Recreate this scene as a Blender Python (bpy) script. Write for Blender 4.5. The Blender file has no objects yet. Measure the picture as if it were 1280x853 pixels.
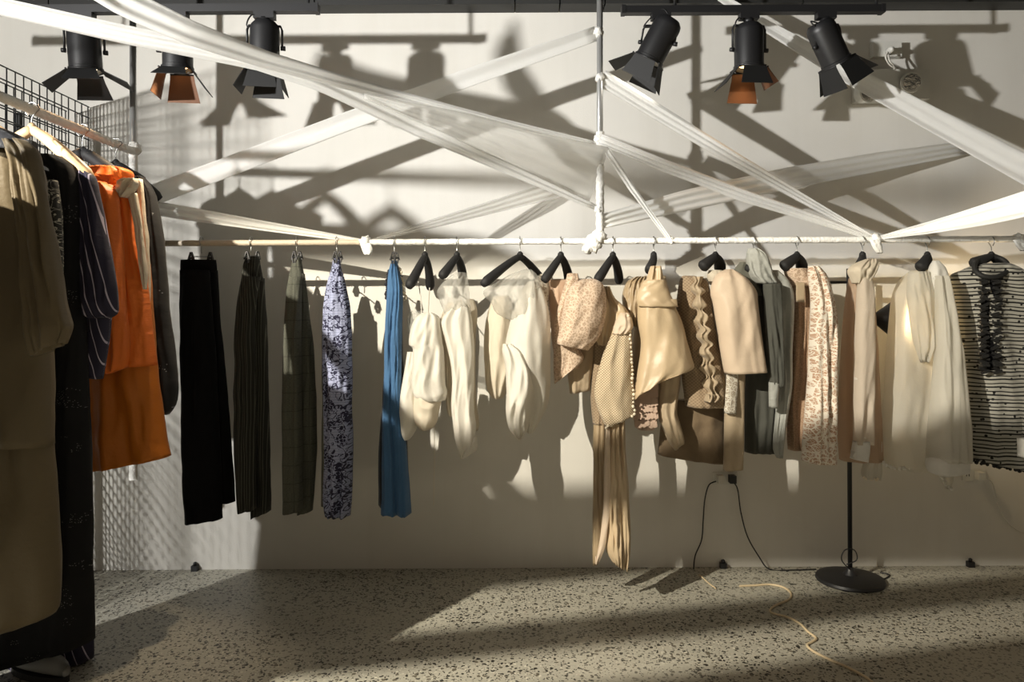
import bpy, math, random
from mathutils import Vector, Matrix, noise
PI = math.pi
S = bpy.context.scene
C = S.collection

# ------------------------------------------------------------------ camera
F = 930.0; HOR = 385.0; CZ = 1.19; ROLL = 0.0050
cam = bpy.data.objects.new('camera', bpy.data.cameras.new('camera')); C.objects.link(cam)
cam.data.sensor_width = 36; cam.data.lens = F / 1280 * 36
cam.data.shift_y = -(426.5 - HOR) / 1280
cam.data.clip_start = 0.02
cam.matrix_world = Matrix.Translation((0, 0, CZ)) @ Matrix.Rotation(PI / 2, 4, 'X') @ Matrix.Rotation(-ROLL, 4, 'Z')
S.camera = cam

# ------------------------------------------------------------------ world and lights
w = bpy.data.worlds.new('world'); S.world = w; w.use_nodes = True
w.node_tree.nodes['Background'].inputs[0].default_value = (1.0, 0.83, 0.61, 1)
w.node_tree.nodes['Background'].inputs[1].default_value = 0.17
S.view_settings.view_transform = 'Standard'; S.view_settings.look = 'None'
S.view_settings.exposure = 0.0; S.view_settings.gamma = 1.0
S.view_settings.use_curve_mapping = False

def lamp(name, kind, loc, energy, color, radius, target=None, angle=None, blend=0.3):
    l = bpy.data.lights.new(name, kind); l.energy = energy; l.color = color
    l.shadow_soft_size = radius
    if kind == 'SPOT':
        l.spot_size = angle; l.spot_blend = blend
    o = bpy.data.objects.new(name, l); C.objects.link(o); o.location = loc
    if target is not None:
        o.rotation_euler = (Vector(target) - Vector(loc)).to_track_quat('-Z', 'Y').to_euler()
    return o

def shape_beam(o, build):
    """added mask in the lamp shader: cuts the beam by room direction, like barn doors"""
    l = o.data; l.use_nodes = True; nt = l.node_tree; em = nt.nodes['Emission']
    ge = nt.nodes.new('ShaderNodeNewGeometry'); sp = nt.nodes.new('ShaderNodeSeparateXYZ'); nt.links.new(ge.outputs['Incoming'], sp.inputs[0])
    def mth(op, a, b=None):
        n = nt.nodes.new('ShaderNodeMath'); n.operation = op
        for i, v in enumerate((a, b)):
            if v is None: continue
            if hasattr(v, 'links'): nt.links.new(v, n.inputs[i])
            else: n.inputs[i].default_value = v
        return n.outputs[0]
    def step(v, p0, p1):
        n = nt.nodes.new('ShaderNodeMapRange'); n.interpolation_type = 'SMOOTHSTEP'
        n.inputs[1].default_value = p0; n.inputs[2].default_value = p1; nt.links.new(v, n.inputs[0]); return n.outputs[0]
    y = mth('MAXIMUM', sp.outputs[1], 0.02)
    out = build(mth('DIVIDE', sp.outputs[0], y), mth('DIVIDE', sp.outputs[2], y), mth, step)
    nt.links.new(out, em.inputs['Strength'])
# spotlight out of view on the side: an added mask cuts the beam low along the wall
KEY = (-2.75, 0.45, 1.87)
k1 = lamp('key_lamp', 'POINT', KEY, 1000, (1.0, 0.985, 0.95), 0.040)
shape_beam(k1, lambda ax, q, mth, step: mth('MULTIPLY', mth('MAXIMUM', step(q, -0.190, -0.160), mth('MULTIPLY', step(ax, 0.62, 0.50), 1.0)), mth('ADD', 0.30, mth('MULTIPLY', step(ax, 0.15, 1.05), 0.70))))
# second spotlight out of view, higher and nearer: an added mask keeps it off the top of the wall
FLOORL = (-2.2, 0.23, 2.50)
k2 = lamp('clothes_lamp', 'POINT', FLOORL, 1040, (1.0, 0.92, 0.76), 0.012)
shape_beam(k2, lambda ax, q, mth, step: mth('MULTIPLY', step(q, -0.33, -0.37), step(ax, 0.28, 0.37)))

def P(x, y, D):
    dx, dy = x - 640, y - HOR
    u = dx * math.cos(ROLL) - dy * math.sin(ROLL)
    v = dx * math.sin(ROLL) + dy * math.cos(ROLL)
    return Vector((u * D / F, D, CZ - v * D / F))

WALL = 3.4
RD = 3.0            # depth of the long rail
# ------------------------------------------------------------------ materials
def nodes(name):
    m = bpy.data.materials.new(name); m.use_nodes = True
    nt = m.node_tree; b = nt.nodes['Principled BSDF']
    return m, nt, b
def N(nt, t, **k):
    n = nt.nodes.new(t)
    for a, v in k.items():
        if a in n.inputs: n.inputs[a].default_value = v
        else: setattr(n, a, v)
    return n
def L(nt, a, b): nt.links.new(a, b)
def col(c): return (c[0], c[1], c[2], 1)
def srgb(r, g, b):
    f = lambda v: (v / 255 / 12.92) if v / 255 <= 0.04045 else ((v / 255 + 0.055) / 1.055) ** 2.4
    return (f(r), f(g), f(b))
def math_node(nt, op, a, b=None, c=None):
    n = N(nt, 'ShaderNodeMath', operation=op)
    for i, v in enumerate((a, b, c)):
        if v is None: continue
        if hasattr(v, 'links'): L(nt, v, n.inputs[i])
        else: n.inputs[i].default_value = v
    return n.outputs[0]
def mixc(nt, f, a, b):
    n = N(nt, 'ShaderNodeMix', data_type='RGBA')
    for i, v in ((0, f), (6, a), (7, b)):
        if hasattr(v, 'links'): L(nt, v, n.inputs[i])
        else: n.inputs[i].default_value = v if i == 0 else col(v)
    return n.outputs[2]
def ramp(nt, f, p0, p1):
    n = N(nt, 'ShaderNodeMapRange'); n.clamp = True
    n.inputs[1].default_value = p0; n.inputs[2].default_value = p1
    L(nt, f, n.inputs[0]); return n.outputs[0]

def simple(name, c, rough=0.5, metal=0.0, emit=None, es=0, bump=0, bscale=80, var=0.0):
    m, nt, b = nodes(name)
    b.inputs['Base Color'].default_value = col(c); b.inputs['Roughness'].default_value = rough
    b.inputs['Metallic'].default_value = metal
    if emit:
        b.inputs['Emission Color'].default_value = col(emit); b.inputs['Emission Strength'].default_value = es
    tc = N(nt, 'ShaderNodeTexCoord')
    nz = N(nt, 'ShaderNodeTexNoise', Scale=bscale, Detail=4.0); L(nt, tc.outputs['Object'], nz.inputs['Vector'])
    d = tuple(v * (1 - var) for v in c)
    L(nt, mixc(nt, nz.outputs[0], c, d), b.inputs['Base Color'])
    if bump:
        bp = N(nt, 'ShaderNodeBump', Strength=bump, Distance=0.01); L(nt, nz.outputs[0], bp.inputs['Height'])
        L(nt, bp.outputs[0], b.inputs['Normal'])
    return m

def fabric(name, c, rough=0.85, trans=0.0, alpha=1.0, sheen=0.15, pattern=None, c2=(0, 0, 0), k=1.0, bump=0.12, spec=0.3, var=0.12):
    """cloth: UV map is in metres"""
    m, nt, b = nodes(name)
    uv = N(nt, 'ShaderNodeUVMap'); uv.uv_map = 'UVMap'
    sep = N(nt, 'ShaderNodeSeparateXYZ'); L(nt, uv.outputs[0], sep.inputs[0])
    U, V = sep.outputs[0], sep.outputs[1]
    nz = N(nt, 'ShaderNodeTexNoise', Scale=9.0, Detail=5.0); L(nt, uv.outputs[0], nz.inputs['Vector'])
    nv = N(nt, 'ShaderNodeTexNoise', Scale=32.0, Detail=3.0); L(nt, uv.outputs[0], nv.inputs['Vector'])
    weave = N(nt, 'ShaderNodeTexNoise', Scale=420.0, Detail=2.0); L(nt, uv.outputs[0], weave.inputs['Vector'])
    base = mixc(nt, nz.outputs[0], c, tuple(v * (1 - var) for v in c))
    hole = None; height = None
    if pattern == 'pin':          # lengthwise pinstripes
        s = math_node(nt, 'FRACT', math_node(nt, 'MULTIPLY', U, 70 * k))
        base = mixc(nt, math_node(nt, 'LESS_THAN', s, 0.16), base, c2)
    elif pattern == 'chalk':      # sparse slanting stripes
        q = math_node(nt, 'ADD', math_node(nt, 'MULTIPLY', U, 38 * k), math_node(nt, 'MULTIPLY', V, 9.0))
        base = mixc(nt, math_node(nt, 'LESS_THAN', math_node(nt, 'FRACT', q), 0.10), base, c2)
    elif pattern == 'tweed':
        mp = N(nt, 'ShaderNodeMapping'); mp.inputs['Scale'].default_value = (140, 900, 1); L(nt, uv.outputs[0], mp.inputs[0])
        t = N(nt, 'ShaderNodeTexNoise', Scale=1.0, Detail=2.0); L(nt, mp.outputs[0], t.inputs['Vector'])
        g1 = math_node(nt, 'LESS_THAN', math_node(nt, 'FRACT', math_node(nt, 'MULTIPLY', V, 14.0)), 0.05)
        g2 = math_node(nt, 'LESS_THAN', math_node(nt, 'FRACT', math_node(nt, 'MULTIPLY', U, 22.0)), 0.06)
        base = mixc(nt, ramp(nt, t.outputs[0], 0.35, 0.65), base, c2)
        base = mixc(nt, math_node(nt, 'MULTIPLY', math_node(nt, 'MAXIMUM', g1, g2), 0.35), base, (0.0, 0.0, 0.0))
    elif pattern == 'floral':
        ln = math_node(nt, 'LESS_THAN', math_node(nt, 'FRACT', math_node(nt, 'MULTIPLY', V, 95.0)), 0.3)
        base = mixc(nt, math_node(nt, 'MULTIPLY', ln, 0.45), base, (0.16, 0.17, 0.27))
        vd = N(nt, 'ShaderNodeTexVoronoi', Scale=17.0, feature='F1'); L(nt, uv.outputs[0], vd.inputs['Vector'])
        wn = N(nt, 'ShaderNodeTexNoise', Scale=26.0, Detail=2.5, Distortion=1.6); L(nt, uv.outputs[0], wn.inputs['Vector'])
        curl = math_node(nt, 'LESS_THAN', math_node(nt, 'ABSOLUTE', math_node(nt, 'SUBTRACT', wn.outputs[0], 0.5)), 0.035)
        pet = N(nt, 'ShaderNodeTexVoronoi', Scale=75.0, feature='DISTANCE_TO_EDGE'); L(nt, uv.outputs[0], pet.inputs['Vector'])
        fl = math_node(nt, 'MULTIPLY', math_node(nt, 'LESS_THAN', vd.outputs['Distance'], 0.42), math_node(nt, 'GREATER_THAN', pet.outputs['Distance'], 0.10))
        base = mixc(nt, math_node(nt, 'MAXIMUM', curl, fl), base, c2)
    elif pattern == 'lace':       # floral openwork
        v1 = N(nt, 'ShaderNodeTexVoronoi', Scale=62.0 * k, feature='DISTANCE_TO_EDGE'); L(nt, uv.outputs[0], v1.inputs['Vector'])
        v2 = N(nt, 'ShaderNodeTexVoronoi', Scale=170.0 * k, feature='DISTANCE_TO_EDGE'); L(nt, uv.outputs[0], v2.inputs['Vector'])
        th = math_node(nt, 'MAXIMUM', math_node(nt, 'LESS_THAN', v1.outputs['Distance'], 0.085), math_node(nt, 'LESS_THAN', v2.outputs['Distance'], 0.06))
        base = mixc(nt, th, c2, base); height = th
    elif pattern == 'crochet':
        gx = math_node(nt, 'SINE', math_node(nt, 'MULTIPLY', U, 620.0 * k)); gy = math_node(nt, 'SINE', math_node(nt, 'MULTIPLY', V, 620.0 * k))
        g = math_node(nt, 'MULTIPLY', gx, gy)
        h = ramp(nt, g, -0.2, 0.35); base = mixc(nt, h, base, c2); height = math_node(nt, 'SUBTRACT', 1.0, h)
    elif pattern == 'rows':       # horizontal broken dark threads with beads
        wob = N(nt, 'ShaderNodeTexNoise', Scale=7.0, Detail=1.0); L(nt, uv.outputs[0], wob.inputs['Vector'])
        vv = math_node(nt, 'ADD', math_node(nt, 'MULTIPLY', V, 33.0), math_node(nt, 'MULTIPLY', wob.outputs[0], 0.9))
        fr = math_node(nt, 'FRACT', vv)
        l1 = math_node(nt, 'LESS_THAN', fr, 0.20); l2 = math_node(nt, 'LESS_THAN', math_node(nt, 'ABSOLUTE', math_node(nt, 'SUBTRACT', fr, 0.55)), 0.07)
        bd = N(nt, 'ShaderNodeTexVoronoi', Scale=42.0, feature='F1'); L(nt, uv.outputs[0], bd.inputs['Vector'])
        bead = math_node(nt, 'LESS_THAN', bd.outputs['Distance'], 0.2)
        base = mixc(nt, math_node(nt, 'MAXIMUM', math_node(nt, 'MAXIMUM', l1, l2), bead), base, c2)
    elif pattern == 'sequin':
        bd = N(nt, 'ShaderNodeTexVoronoi', Scale=150.0 * k, feature='F1'); L(nt, uv.outputs[0], bd.inputs['Vector'])
        msk = N(nt, 'ShaderNodeTexNoise', Scale=14.0, Detail=2.0); L(nt, uv.outputs[0], msk.inputs['Vector'])
        bead = math_node(nt, 'MULTIPLY', math_node(nt, 'LESS_THAN', bd.outputs['Distance'], 0.22), math_node(nt, 'GREATER_THAN', msk.outputs[0], 0.60))
        base = mixc(nt, bead, base, c2)
        L(nt, ramp(nt, math_node(nt, 'SUBTRACT', 1.0, bead), 0, 1.3), b.inputs['Roughness'])
    elif pattern == 'scroll':     # pale printed scrolls on black
        wn = N(nt, 'ShaderNodeTexNoise', Scale=30.0, Detail=2.0, Distortion=2.0); L(nt, uv.outputs[0], wn.inputs['Vector'])
        base = mixc(nt, math_node(nt, 'LESS_THAN', math_node(nt, 'ABSOLUTE', math_node(nt, 'SUBTRACT', wn.outputs[0], 0.5)), 0.03), base, c2)
    L(nt, base, b.inputs['Base Color'])
    if pattern != 'sequin': b.inputs['Roughness'].default_value = rough
    b.inputs['Specular IOR Level'].default_value = spec
    b.inputs['Sheen Weight'].default_value = sheen
    hh = math_node(nt, 'ADD', math_node(nt, 'MULTIPLY', nv.outputs[0], 1.0), math_node(nt, 'MULTIPLY', weave.outputs[0], 0.10))
    if height is not None: hh = math_node(nt, 'ADD', hh, math_node(nt, 'MULTIPLY', height, 0.5))
    bp = N(nt, 'ShaderNodeBump', Strength=bump * 2.2, Distance=0.012); L(nt, hh, bp.inputs['Height']); L(nt, bp.outputs[0], b.inputs['Normal'])
    out = b.outputs[0]
    if trans:
        t = N(nt, 'ShaderNodeBsdfTranslucent'); L(nt, base, t.inputs[0]); L(nt, bp.outputs[0], t.inputs[1])
        mx = N(nt, 'ShaderNodeMixShader'); mx.inputs[0].default_value = trans; L(nt, out, mx.inputs[1]); L(nt, t.outputs[0], mx.inputs[2]); out = mx.outputs[0]
    if alpha < 1:
        t = N(nt, 'ShaderNodeBsdfTransparent')
        mx = N(nt, 'ShaderNodeMixShader'); mx.inputs[0].default_value = alpha; L(nt, t.outputs[0], mx.inputs[1]); L(nt, out, mx.inputs[2]); out = mx.outputs[0]
    L(nt, out, nt.nodes['Material Output'].inputs[0])
    return m

M = {}
M['black'] = simple('black_paint', (0.012, 0.012, 0.013), 0.45)
M['blackm'] = simple('black_velvet_plastic', (0.010, 0.010, 0.011), 0.7, bump=0.1, bscale=400)
M['dark'] = simple('dark_ceiling', (0.012, 0.012, 0.012), 0.8)
M['trunk'] = simple('trunking_grey', (0.020, 0.020, 0.019), 0.6)
M['steel'] = simple('steel', (0.42, 0.42, 0.41), 0.3, 0.55)
M['wire'] = simple('hook_wire', (0.35, 0.35, 0.34), 0.35, 1.0)
M['gridwire'] = simple('grid_wire', (0.02, 0.02, 0.021), 0.5)
M['whitepl'] = simple('white_plastic', (0.62, 0.61, 0.56), 0.4)
M['wrap'] = simple('wrapped_tape', (0.78, 0.77, 0.73), 0.6, bump=0.5, bscale=120, var=0.12)
M['beigebar'] = simple('beige_bar', (0.55, 0.47, 0.36), 0.55, bump=0.2, bscale=90, var=0.2)
M['wood'] = simple('hanger_wood', (0.72, 0.50, 0.29), 0.4, var=0.2, bscale=30)
M['glass'] = simple('lamp_reflector', (0.75, 0.74, 0.68), 0.12, 0.9, bump=0.6, bscale=60)
M['flap'] = simple('flap_metal', (0.006, 0.006, 0.006), 0.65)
M['flapcopper'] = simple('copper_lined_flap', (0.12, 0.05, 0.02), 0.5, 0.2)
M['lens'] = simple('lit_lens', (1, 1, 1), 0.3, emit=(1, 0.85, 0.6), es=5)
M['lensw'] = simple('lit_lens_warm', (1, 1, 1), 0.3, emit=(1, 0.62, 0.28), es=4)
M['cordblack'] = simple('black_cord', (0.012, 0.012, 0.012), 0.5)
M['cordbeige'] = simple('beige_cord', (0.62, 0.50, 0.32), 0.5)
M['cordwhite'] = simple('white_cord', (0.6, 0.58, 0.52), 0.5)
M['shoe'] = simple('shoe_pale', (0.25, 0.25, 0.24), 0.5)

# wall plaster
m, nt, b = nodes('painted_plaster'); M['plaster'] = m
tc = N(nt, 'ShaderNodeTexCoord')
n1 = N(nt, 'ShaderNodeTexNoise', Scale=2.2, Detail=6.0); L(nt, tc.outputs['Object'], n1.inputs['Vector'])
mp = N(nt, 'ShaderNodeMapping'); mp.inputs['Scale'].default_value = (14, 14, 1.2); L(nt, tc.outputs['Object'], mp.inputs[0])
n2 = N(nt, 'ShaderNodeTexNoise', Scale=1.0, Detail=4.0); L(nt, mp.outputs[0], n2.inputs['Vector'])
n3 = N(nt, 'ShaderNodeTexNoise', Scale=160.0, Detail=3.0); L(nt, tc.outputs['Object'], n3.inputs['Vector'])
c1 = mixc(nt, ramp(nt, n1.outputs[0], 0.3, 0.7), (0.70, 0.68, 0.63), (0.645, 0.625, 0.575))
L(nt, mixc(nt, math_node(nt, 'MULTIPLY', ramp(nt, n2.outputs[0], 0.45, 0.8), 0.25), c1, (0.56, 0.53, 0.47)), b.inputs['Base Color'])
b.inputs['Roughness'].default_value = 0.75
bp = N(nt, 'ShaderNodeBump', Strength=0.12, Distance=0.004); L(nt, n3.outputs[0], bp.inputs['Height']); L(nt, bp.outputs[0], b.inputs['Normal'])

# exposed-aggregate floor
m, nt, b = nodes('aggregate_concrete'); M['floor'] = m
tc = N(nt, 'ShaderNodeTexCoord')
nb = N(nt, 'ShaderNodeTexNoise', Scale=1.6, Detail=5.0); L(nt, tc.outputs['Object'], nb.inputs['Vector'])
nf = N(nt, 'ShaderNodeTexNoise', Scale=90.0, Detail=4.0); L(nt, tc.outputs['Object'], nf.inputs['Vector'])
base = mixc(nt, ramp(nt, nb.outputs[0], 0.35, 0.65), (0.43, 0.41, 0.34), (0.34, 0.325, 0.27))
base = mixc(nt, math_node(nt, 'MULTIPLY', ramp(nt, nf.outputs[0], 0.4, 0.7), 0.4), base, (0.56, 0.54, 0.45))
dist = N(nt, 'ShaderNodeVectorMath', operation='MULTIPLY_ADD')
dn = N(nt, 'ShaderNodeTexNoise', Scale=55.0, Detail=2.0); L(nt, tc.outputs['Object'], dn.inputs['Vector'])
L(nt, dn.outputs[1], dist.inputs[0]); dist.inputs[1].default_value = (0.02, 0.02, 0.0); L(nt, tc.outputs['Object'], dist.inputs[2])
patch = ramp(nt, nb.outputs[0], 0.30, 0.50)
hts = []
for sc, thr, cc, pr in ((62, 0.30, (0.022, 0.02, 0.016), 0.55), (115, 0.34, (0.035, 0.031, 0.025), 0.5), (48, 0.26, (0.13, 0.115, 0.085), 0.5), (85, 0.26, (0.56, 0.53, 0.44), 0.4)):
    v = N(nt, 'ShaderNodeTexVoronoi', Scale=float(sc), feature='F1'); L(nt, dist.outputs[0], v.inputs['Vector'])
    sp = N(nt, 'ShaderNodeSeparateColor'); L(nt, v.outputs['Color'], sp.inputs[0])
    pick = math_node(nt, 'LESS_THAN', sp.outputs[0], pr)
    rad = math_node(nt, 'MULTIPLY', math_node(nt, 'ADD', 0.5, sp.outputs[1]), thr)
    f = math_node(nt, 'MULTIPLY', math_node(nt, 'MULTIPLY', math_node(nt, 'LESS_THAN', v.outputs['Distance'], rad), pick), math_node(nt, 'ADD', 0.35, math_node(nt, 'MULTIPLY', patch, 0.65)))
    base = mixc(nt, f, base, cc)
L(nt, base, b.inputs['Base Color']); b.inputs['Roughness'].default_value = 0.42
L(nt, ramp(nt, nf.outputs[0], -0.4, 1.6), b.inputs['Roughness'])
bp = N(nt, 'ShaderNodeBump', Strength=0.15, Distance=0.003); L(nt, nf.outputs[0], bp.inputs['Height']); L(nt, bp.outputs[0], b.inputs['Normal'])

# tape: sheer white non-woven strip
M['tape'] = fabric('sheer_white_tape', (0.90, 0.895, 0.87), rough=0.6, trans=0.42, alpha=0.84, sheen=0.0, bump=0.05, var=0.05)
M['veil'] = fabric('sheer_white_veil', (0.85, 0.84, 0.80), rough=0.6, trans=0.45, alpha=0.40, sheen=0.0, bump=0.05, var=0.05)

# ------------------------------------------------------------------ mesh helpers
def link(name, me, mat, parent=None):
    me.name = name
    o = bpy.data.objects.new(name, me); C.objects.link(o)
    if mat is not None and not me.materials: me.materials.append(mat)
    if parent is not None: o.parent = parent
    return o
def mk(name, vs, fs, mat, parent=None, smooth=True, uvs=None):
    me = bpy.data.meshes.new(name); me.from_pydata([tuple(v) for v in vs], [], fs)
    if smooth: me.shade_smooth()
    if uvs is not None:
        ul = me.uv_layers.new(name='UVMap')
        idx = [0] * len(me.loops); me.loops.foreach_get('vertex_index', idx)
        flat = []
        for i in idx: flat.extend(uvs[i])
        ul.data.foreach_set('uv', flat)
    me.update()
    return link(name, me, mat, parent)
def thing(name, label, cat, loc=(0, 0, 0), group=None):
    o = bpy.data.objects.new(name, None); C.objects.link(o); o.location = loc
    o.empty_display_size = 0.05
    o['label'] = label; o['category'] = cat
    if group: o['group'] = group
    return o
def tag(o, label, cat, group=None):
    o['label'] = label; o['category'] = cat
    if group: o['group'] = group
    return o
def struct(o): o['kind'] = 'structure'; return o
def rebase(o, origin):
    """child meshes are written in world space; shift them to the thing's own origin"""
    pass
class G:
    """collects simple shapes for one mesh"""
    def __init__(s): s.v = []; s.f = []
    def add(s, vs, fs):
        k = len(s.v); s.v += [Vector(v) for v in vs]; s.f += [tuple(i + k for i in f) for f in fs]; return s
    def box(s, c, d, R=None):
        c = Vector(c); h = [x / 2 for x in d]; vs = []
        for x in (-1, 1):
            for y in (-1, 1):
                for z in (-1, 1):
                    p = Vector((x * h[0], y * h[1], z * h[2])); vs.append(c + (R @ p if R else p))
        return s.add(vs, [(0, 1, 3, 2), (4, 6, 7, 5), (0, 4, 5, 1), (2, 3, 7, 6), (0, 2, 6, 4), (1, 5, 7, 3)])
    def tube(s, pts, r, n=8, cap=True, flat=1.0):
        pts = [Vector(p) for p in pts]; k = len(pts)
        if not isinstance(r, (list, tuple)): r = [r] * k
        T0 = (pts[1] - pts[0]).normalized()
        up = Vector((0, 0, 1)) if abs(T0.z) < 0.9 else Vector((0, 1, 0))
        A = T0.cross(up).normalized(); vs = []; fs = []
        for i in range(k):
            T = (pts[min(i + 1, k - 1)] - pts[max(i - 1, 0)]).normalized()
            A = (A - T * A.dot(T)).normalized(); B = T.cross(A)
            for j in range(n):
                a = 2 * PI * j / n; vs.append(pts[i] + (A * math.cos(a) * flat + B * math.sin(a)) * r[i])
        for i in range(k - 1):
            for j in range(n):
                fs.append((i * n + j, i * n + (j + 1) % n, (i + 1) * n + (j + 1) % n, (i + 1) * n + j))
        if cap: fs.append(tuple(range(n))[::-1]); fs.append(tuple((k - 1) * n + j for j in range(n)))
        return s.add(vs, fs)
    def lathe(s, prof, c=(0, 0, 0), n=24, R=None, caps=True):
        c = Vector(c); vs = []; fs = []
        for (r, z) in prof:
            for j in range(n):
                a = 2 * PI * j / n; p = Vector((r * math.cos(a), r * math.sin(a), z)); vs.append(c + (R @ p if R else p))
        k = len(prof)
        for i in range(k - 1):
            for j in range(n):
                fs.append((i * n + j, i * n + (j + 1) % n, (i + 1) * n + (j + 1) % n, (i + 1) * n + j))
        if caps: fs.append(tuple(range(n))[::-1]); fs.append(tuple((k - 1) * n + j for j in range(n)))
        return s.add(vs, fs)
    def build(s, name, mat, parent=None, smooth=True, angle=None):
        vs = s.v
        if parent is not None:
            inv = root_off(parent); vs = [v - inv for v in vs]
        o = mk(name, vs, s.f, mat, parent, smooth)
        if smooth and angle:
            o.data.set_sharp_from_angle(angle=math.radians(angle))
        return o
def curve(pts, n=8):
    """Catmull-Rom through points"""
    pts = [Vector(p) for p in pts]; out = []
    for i in range(len(pts) - 1):
        p0 = pts[max(i - 1, 0)]; p1 = pts[i]; p2 = pts[i + 1]; p3 = pts[min(i + 2, len(pts) - 1)]
        for k in range(n):
            t = k / n
            out.append(0.5 * ((2 * p1) + (-p0 + p2) * t + (2 * p0 - 5 * p1 + 4 * p2 - p3) * t * t + (-p0 + 3 * p1 - 3 * p2 + p3) * t ** 3))
    out.append(pts[-1]); return out
def org(o):
    return o.matrix_basis.translation if o is not None else Vector((0, 0, 0))
def root_off(parent):
    v = Vector((0, 0, 0)); p = parent
    while p is not None: v += p.location; p = p.parent
    return v

def lerp(a, b, t): return a + (b - a) * t
def interp(rows, n):
    """rows (xl,yl,xr,yr) -> n rows, Catmull-Rom by accumulated height"""
    R = [r if len(r) == 4 else (r[1], r[0], r[2], r[0]) for r in rows]
    d = [0]
    for a, b_ in zip(R, R[1:]):
        d.append(d[-1] + max(0.5, 0.5 * (math.hypot(b_[0] - a[0], b_[1] - a[1]) + math.hypot(b_[2] - a[2], b_[3] - a[3]))))
    out = []
    for i in range(n):
        s = d[-1] * i / (n - 1); k = 0
        while k < len(R) - 2 and d[k + 1] < s: k += 1
        t = (s - d[k]) / (d[k + 1] - d[k])
        p1, p2 = R[k], R[k + 1]; h = d[k + 1] - d[k]
        def tang(j):
            a, c_ = max(j - 1, 0), min(j + 1, len(R) - 1)
            return [(R[c_][q] - R[a][q]) / (d[c_] - d[a]) for q in range(4)]
        m1, m2 = tang(k), tang(k + 1); o = []
        for q in range(4):
            lo, hi = min(p1[q], p2[q]), max(p1[q], p2[q])
            v = (2 * t ** 3 - 3 * t * t + 1) * p1[q] + (t ** 3 - 2 * t * t + t) * h * m1[q] + (-2 * t ** 3 + 3 * t * t) * p2[q] + (t ** 3 - t * t) * h * m2[q]
            o.append(v)
        out.append(o)
    return out

def loft(name, rows, D, th, mat, parent=None, fold=(3, 0.012), seed=0, nu=34, nv=46, top=0.3, crump=0.006, hem=0.0, power=3.2, Dt=0.0, hollow=True, belly=0.0):
    """a closed piece of cloth from its left and right edges: lens-shaped section, folds that grow downwards"""
    rr = interp(rows, nv); rnd = random.Random(seed * 7 + 3)
    ph = [rnd.uniform(0, 6.28) for _ in range(6)]
    off = root_off(parent); vs = []; uvs = []; fs = []; nr = 2 * nu
    fn, fa = fold; dg = rnd.choice((-1, 1))
    def section(i, inset=0.0, lift=0.0):
        v = i / (nv - 1); xl, yl, xr, yr = rr[i]; Dc = D + Dt * v
        wm = abs(xr - xl) * Dc / F
        thv = min(th, wm * 0.45) * (1 + belly * math.sin(PI * v))
        g = top + (1 - top) * v
        for j in range(nr):
            if j <= nu: q = j / nu; side = -1
            else: q = (nr - j) / nu; side = 1
            u = 0.5 - 0.5 * math.cos(PI * q)
            if inset: u = 0.5 + (u - 0.5) * (1 - inset * 0.25)
            x = lerp(xl, xr, u); y = lerp(yl, yr, u)
            e = max(0.0, 1 - abs(2 * u - 1) ** power) ** 0.5
            su = 0.0 if side < 0 else 9.0
            r1 = 1 - 2.2 * abs(noise.noise(Vector((u * fn * 1.25 + v * 0.5 * dg + ph[0] * 5, v * 0.9 + ph[1], su))))
            r2 = noise.noise(Vector((u * fn * 2.2 + ph[2] * 5, v * 1.5 + ph[3], su + 3)))
            r3 = 1 - 2.4 * abs(noise.noise(Vector((u * fn * 1.5 - v * 2.2 * dg + ph[4] * 5, v * 2.6 + u * 1.5 + ph[5], su + 6))))
            f = -fa * g * (0.85 * r1 + 0.8 * r2) - fa * 0.35 * r3
            dpt = side * thv * e * (1 - inset) + f * min(1.0, e * 1.2) * (1.0 if side < 0 else 0.75)
            p = P(x, y, Dc)
            c_ = noise.noise(Vector((p.x * 9 + seed * 3.1, side * 2.0 + seed, p.z * 7))) * crump + noise.noise(Vector((p.x * 24 + seed, side * 3.0, p.z * 17 + seed))) * crump * 0.45
            p.y += dpt + c_ * (0.4 + e)
            hz = 0.22 * hem * math.sin(2 * PI * fn * 0.7 * u + ph[4]) * max(0.0, v - 0.8) * 5
            p.z += hz + lift
            p.x += 0.35 * c_
            uvs.append((x * Dc / F + (0.37 if side > 0 else 0), p.z)); vs.append(p - off)
    for i in range(nv): section(i)
    for i in range(nv - 1):
        for j in range(nr):
            a, b_ = i * nr + j, i * nr + (j + 1) % nr
            fs.append((a, a + nr, b_ + nr, b_))
    last = (nv - 1) * nr
    if hollow:
        section(nv - 1, 0.35, 0.004); section(nv - 1, 0.5, 0.03)
        for kk in range(2):
            for j in range(nr):
                a, b_ = last + j, last + (j + 1) % nr
                fs.append((a, a + nr, b_ + nr, b_))
            last += nr
    fs.append(tuple(range(nr))); fs.append(tuple(range(last + nr - 1, last - 1, -1)))
    return mk(name, vs, fs, mat, parent, True, uvs)

def ptube(name, pxs, r, mat, parent=None, n=8, cn=6, flat=1.0):
    """tube through (px,py,D) points"""
    off = root_off(parent)
    pts = curve([P(*p) - off for p in pxs], cn)
    g = G(); g.tube(pts, r if not isinstance(r, (list, tuple)) else [lerp(r[0], r[1], i / (len(pts) - 1)) for i in range(len(pts))], n, flat=flat)
    return mk(name, g.v, g.f, mat, parent)
def beads(name, pts, r, mat, parent, jit=0.0, seed=1):
    rnd = random.Random(seed); off = root_off(parent); g = G()
    for p in pts:
        q = Vector(p) - off + Vector((rnd.uniform(-jit, jit), rnd.uniform(-jit, jit), rnd.uniform(-jit, jit)))
        rr = r * rnd.uniform(0.75, 1.2)
        g.lathe([(0.01 * rr, -rr), (0.7 * rr, -0.7 * rr), (rr, 0), (0.7 * rr, 0.7 * rr), (0.01 * rr, rr)], q, 7)
    o = mk(name, g.v, g.f, mat, parent); o['kind'] = 'stuff'; return o
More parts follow.
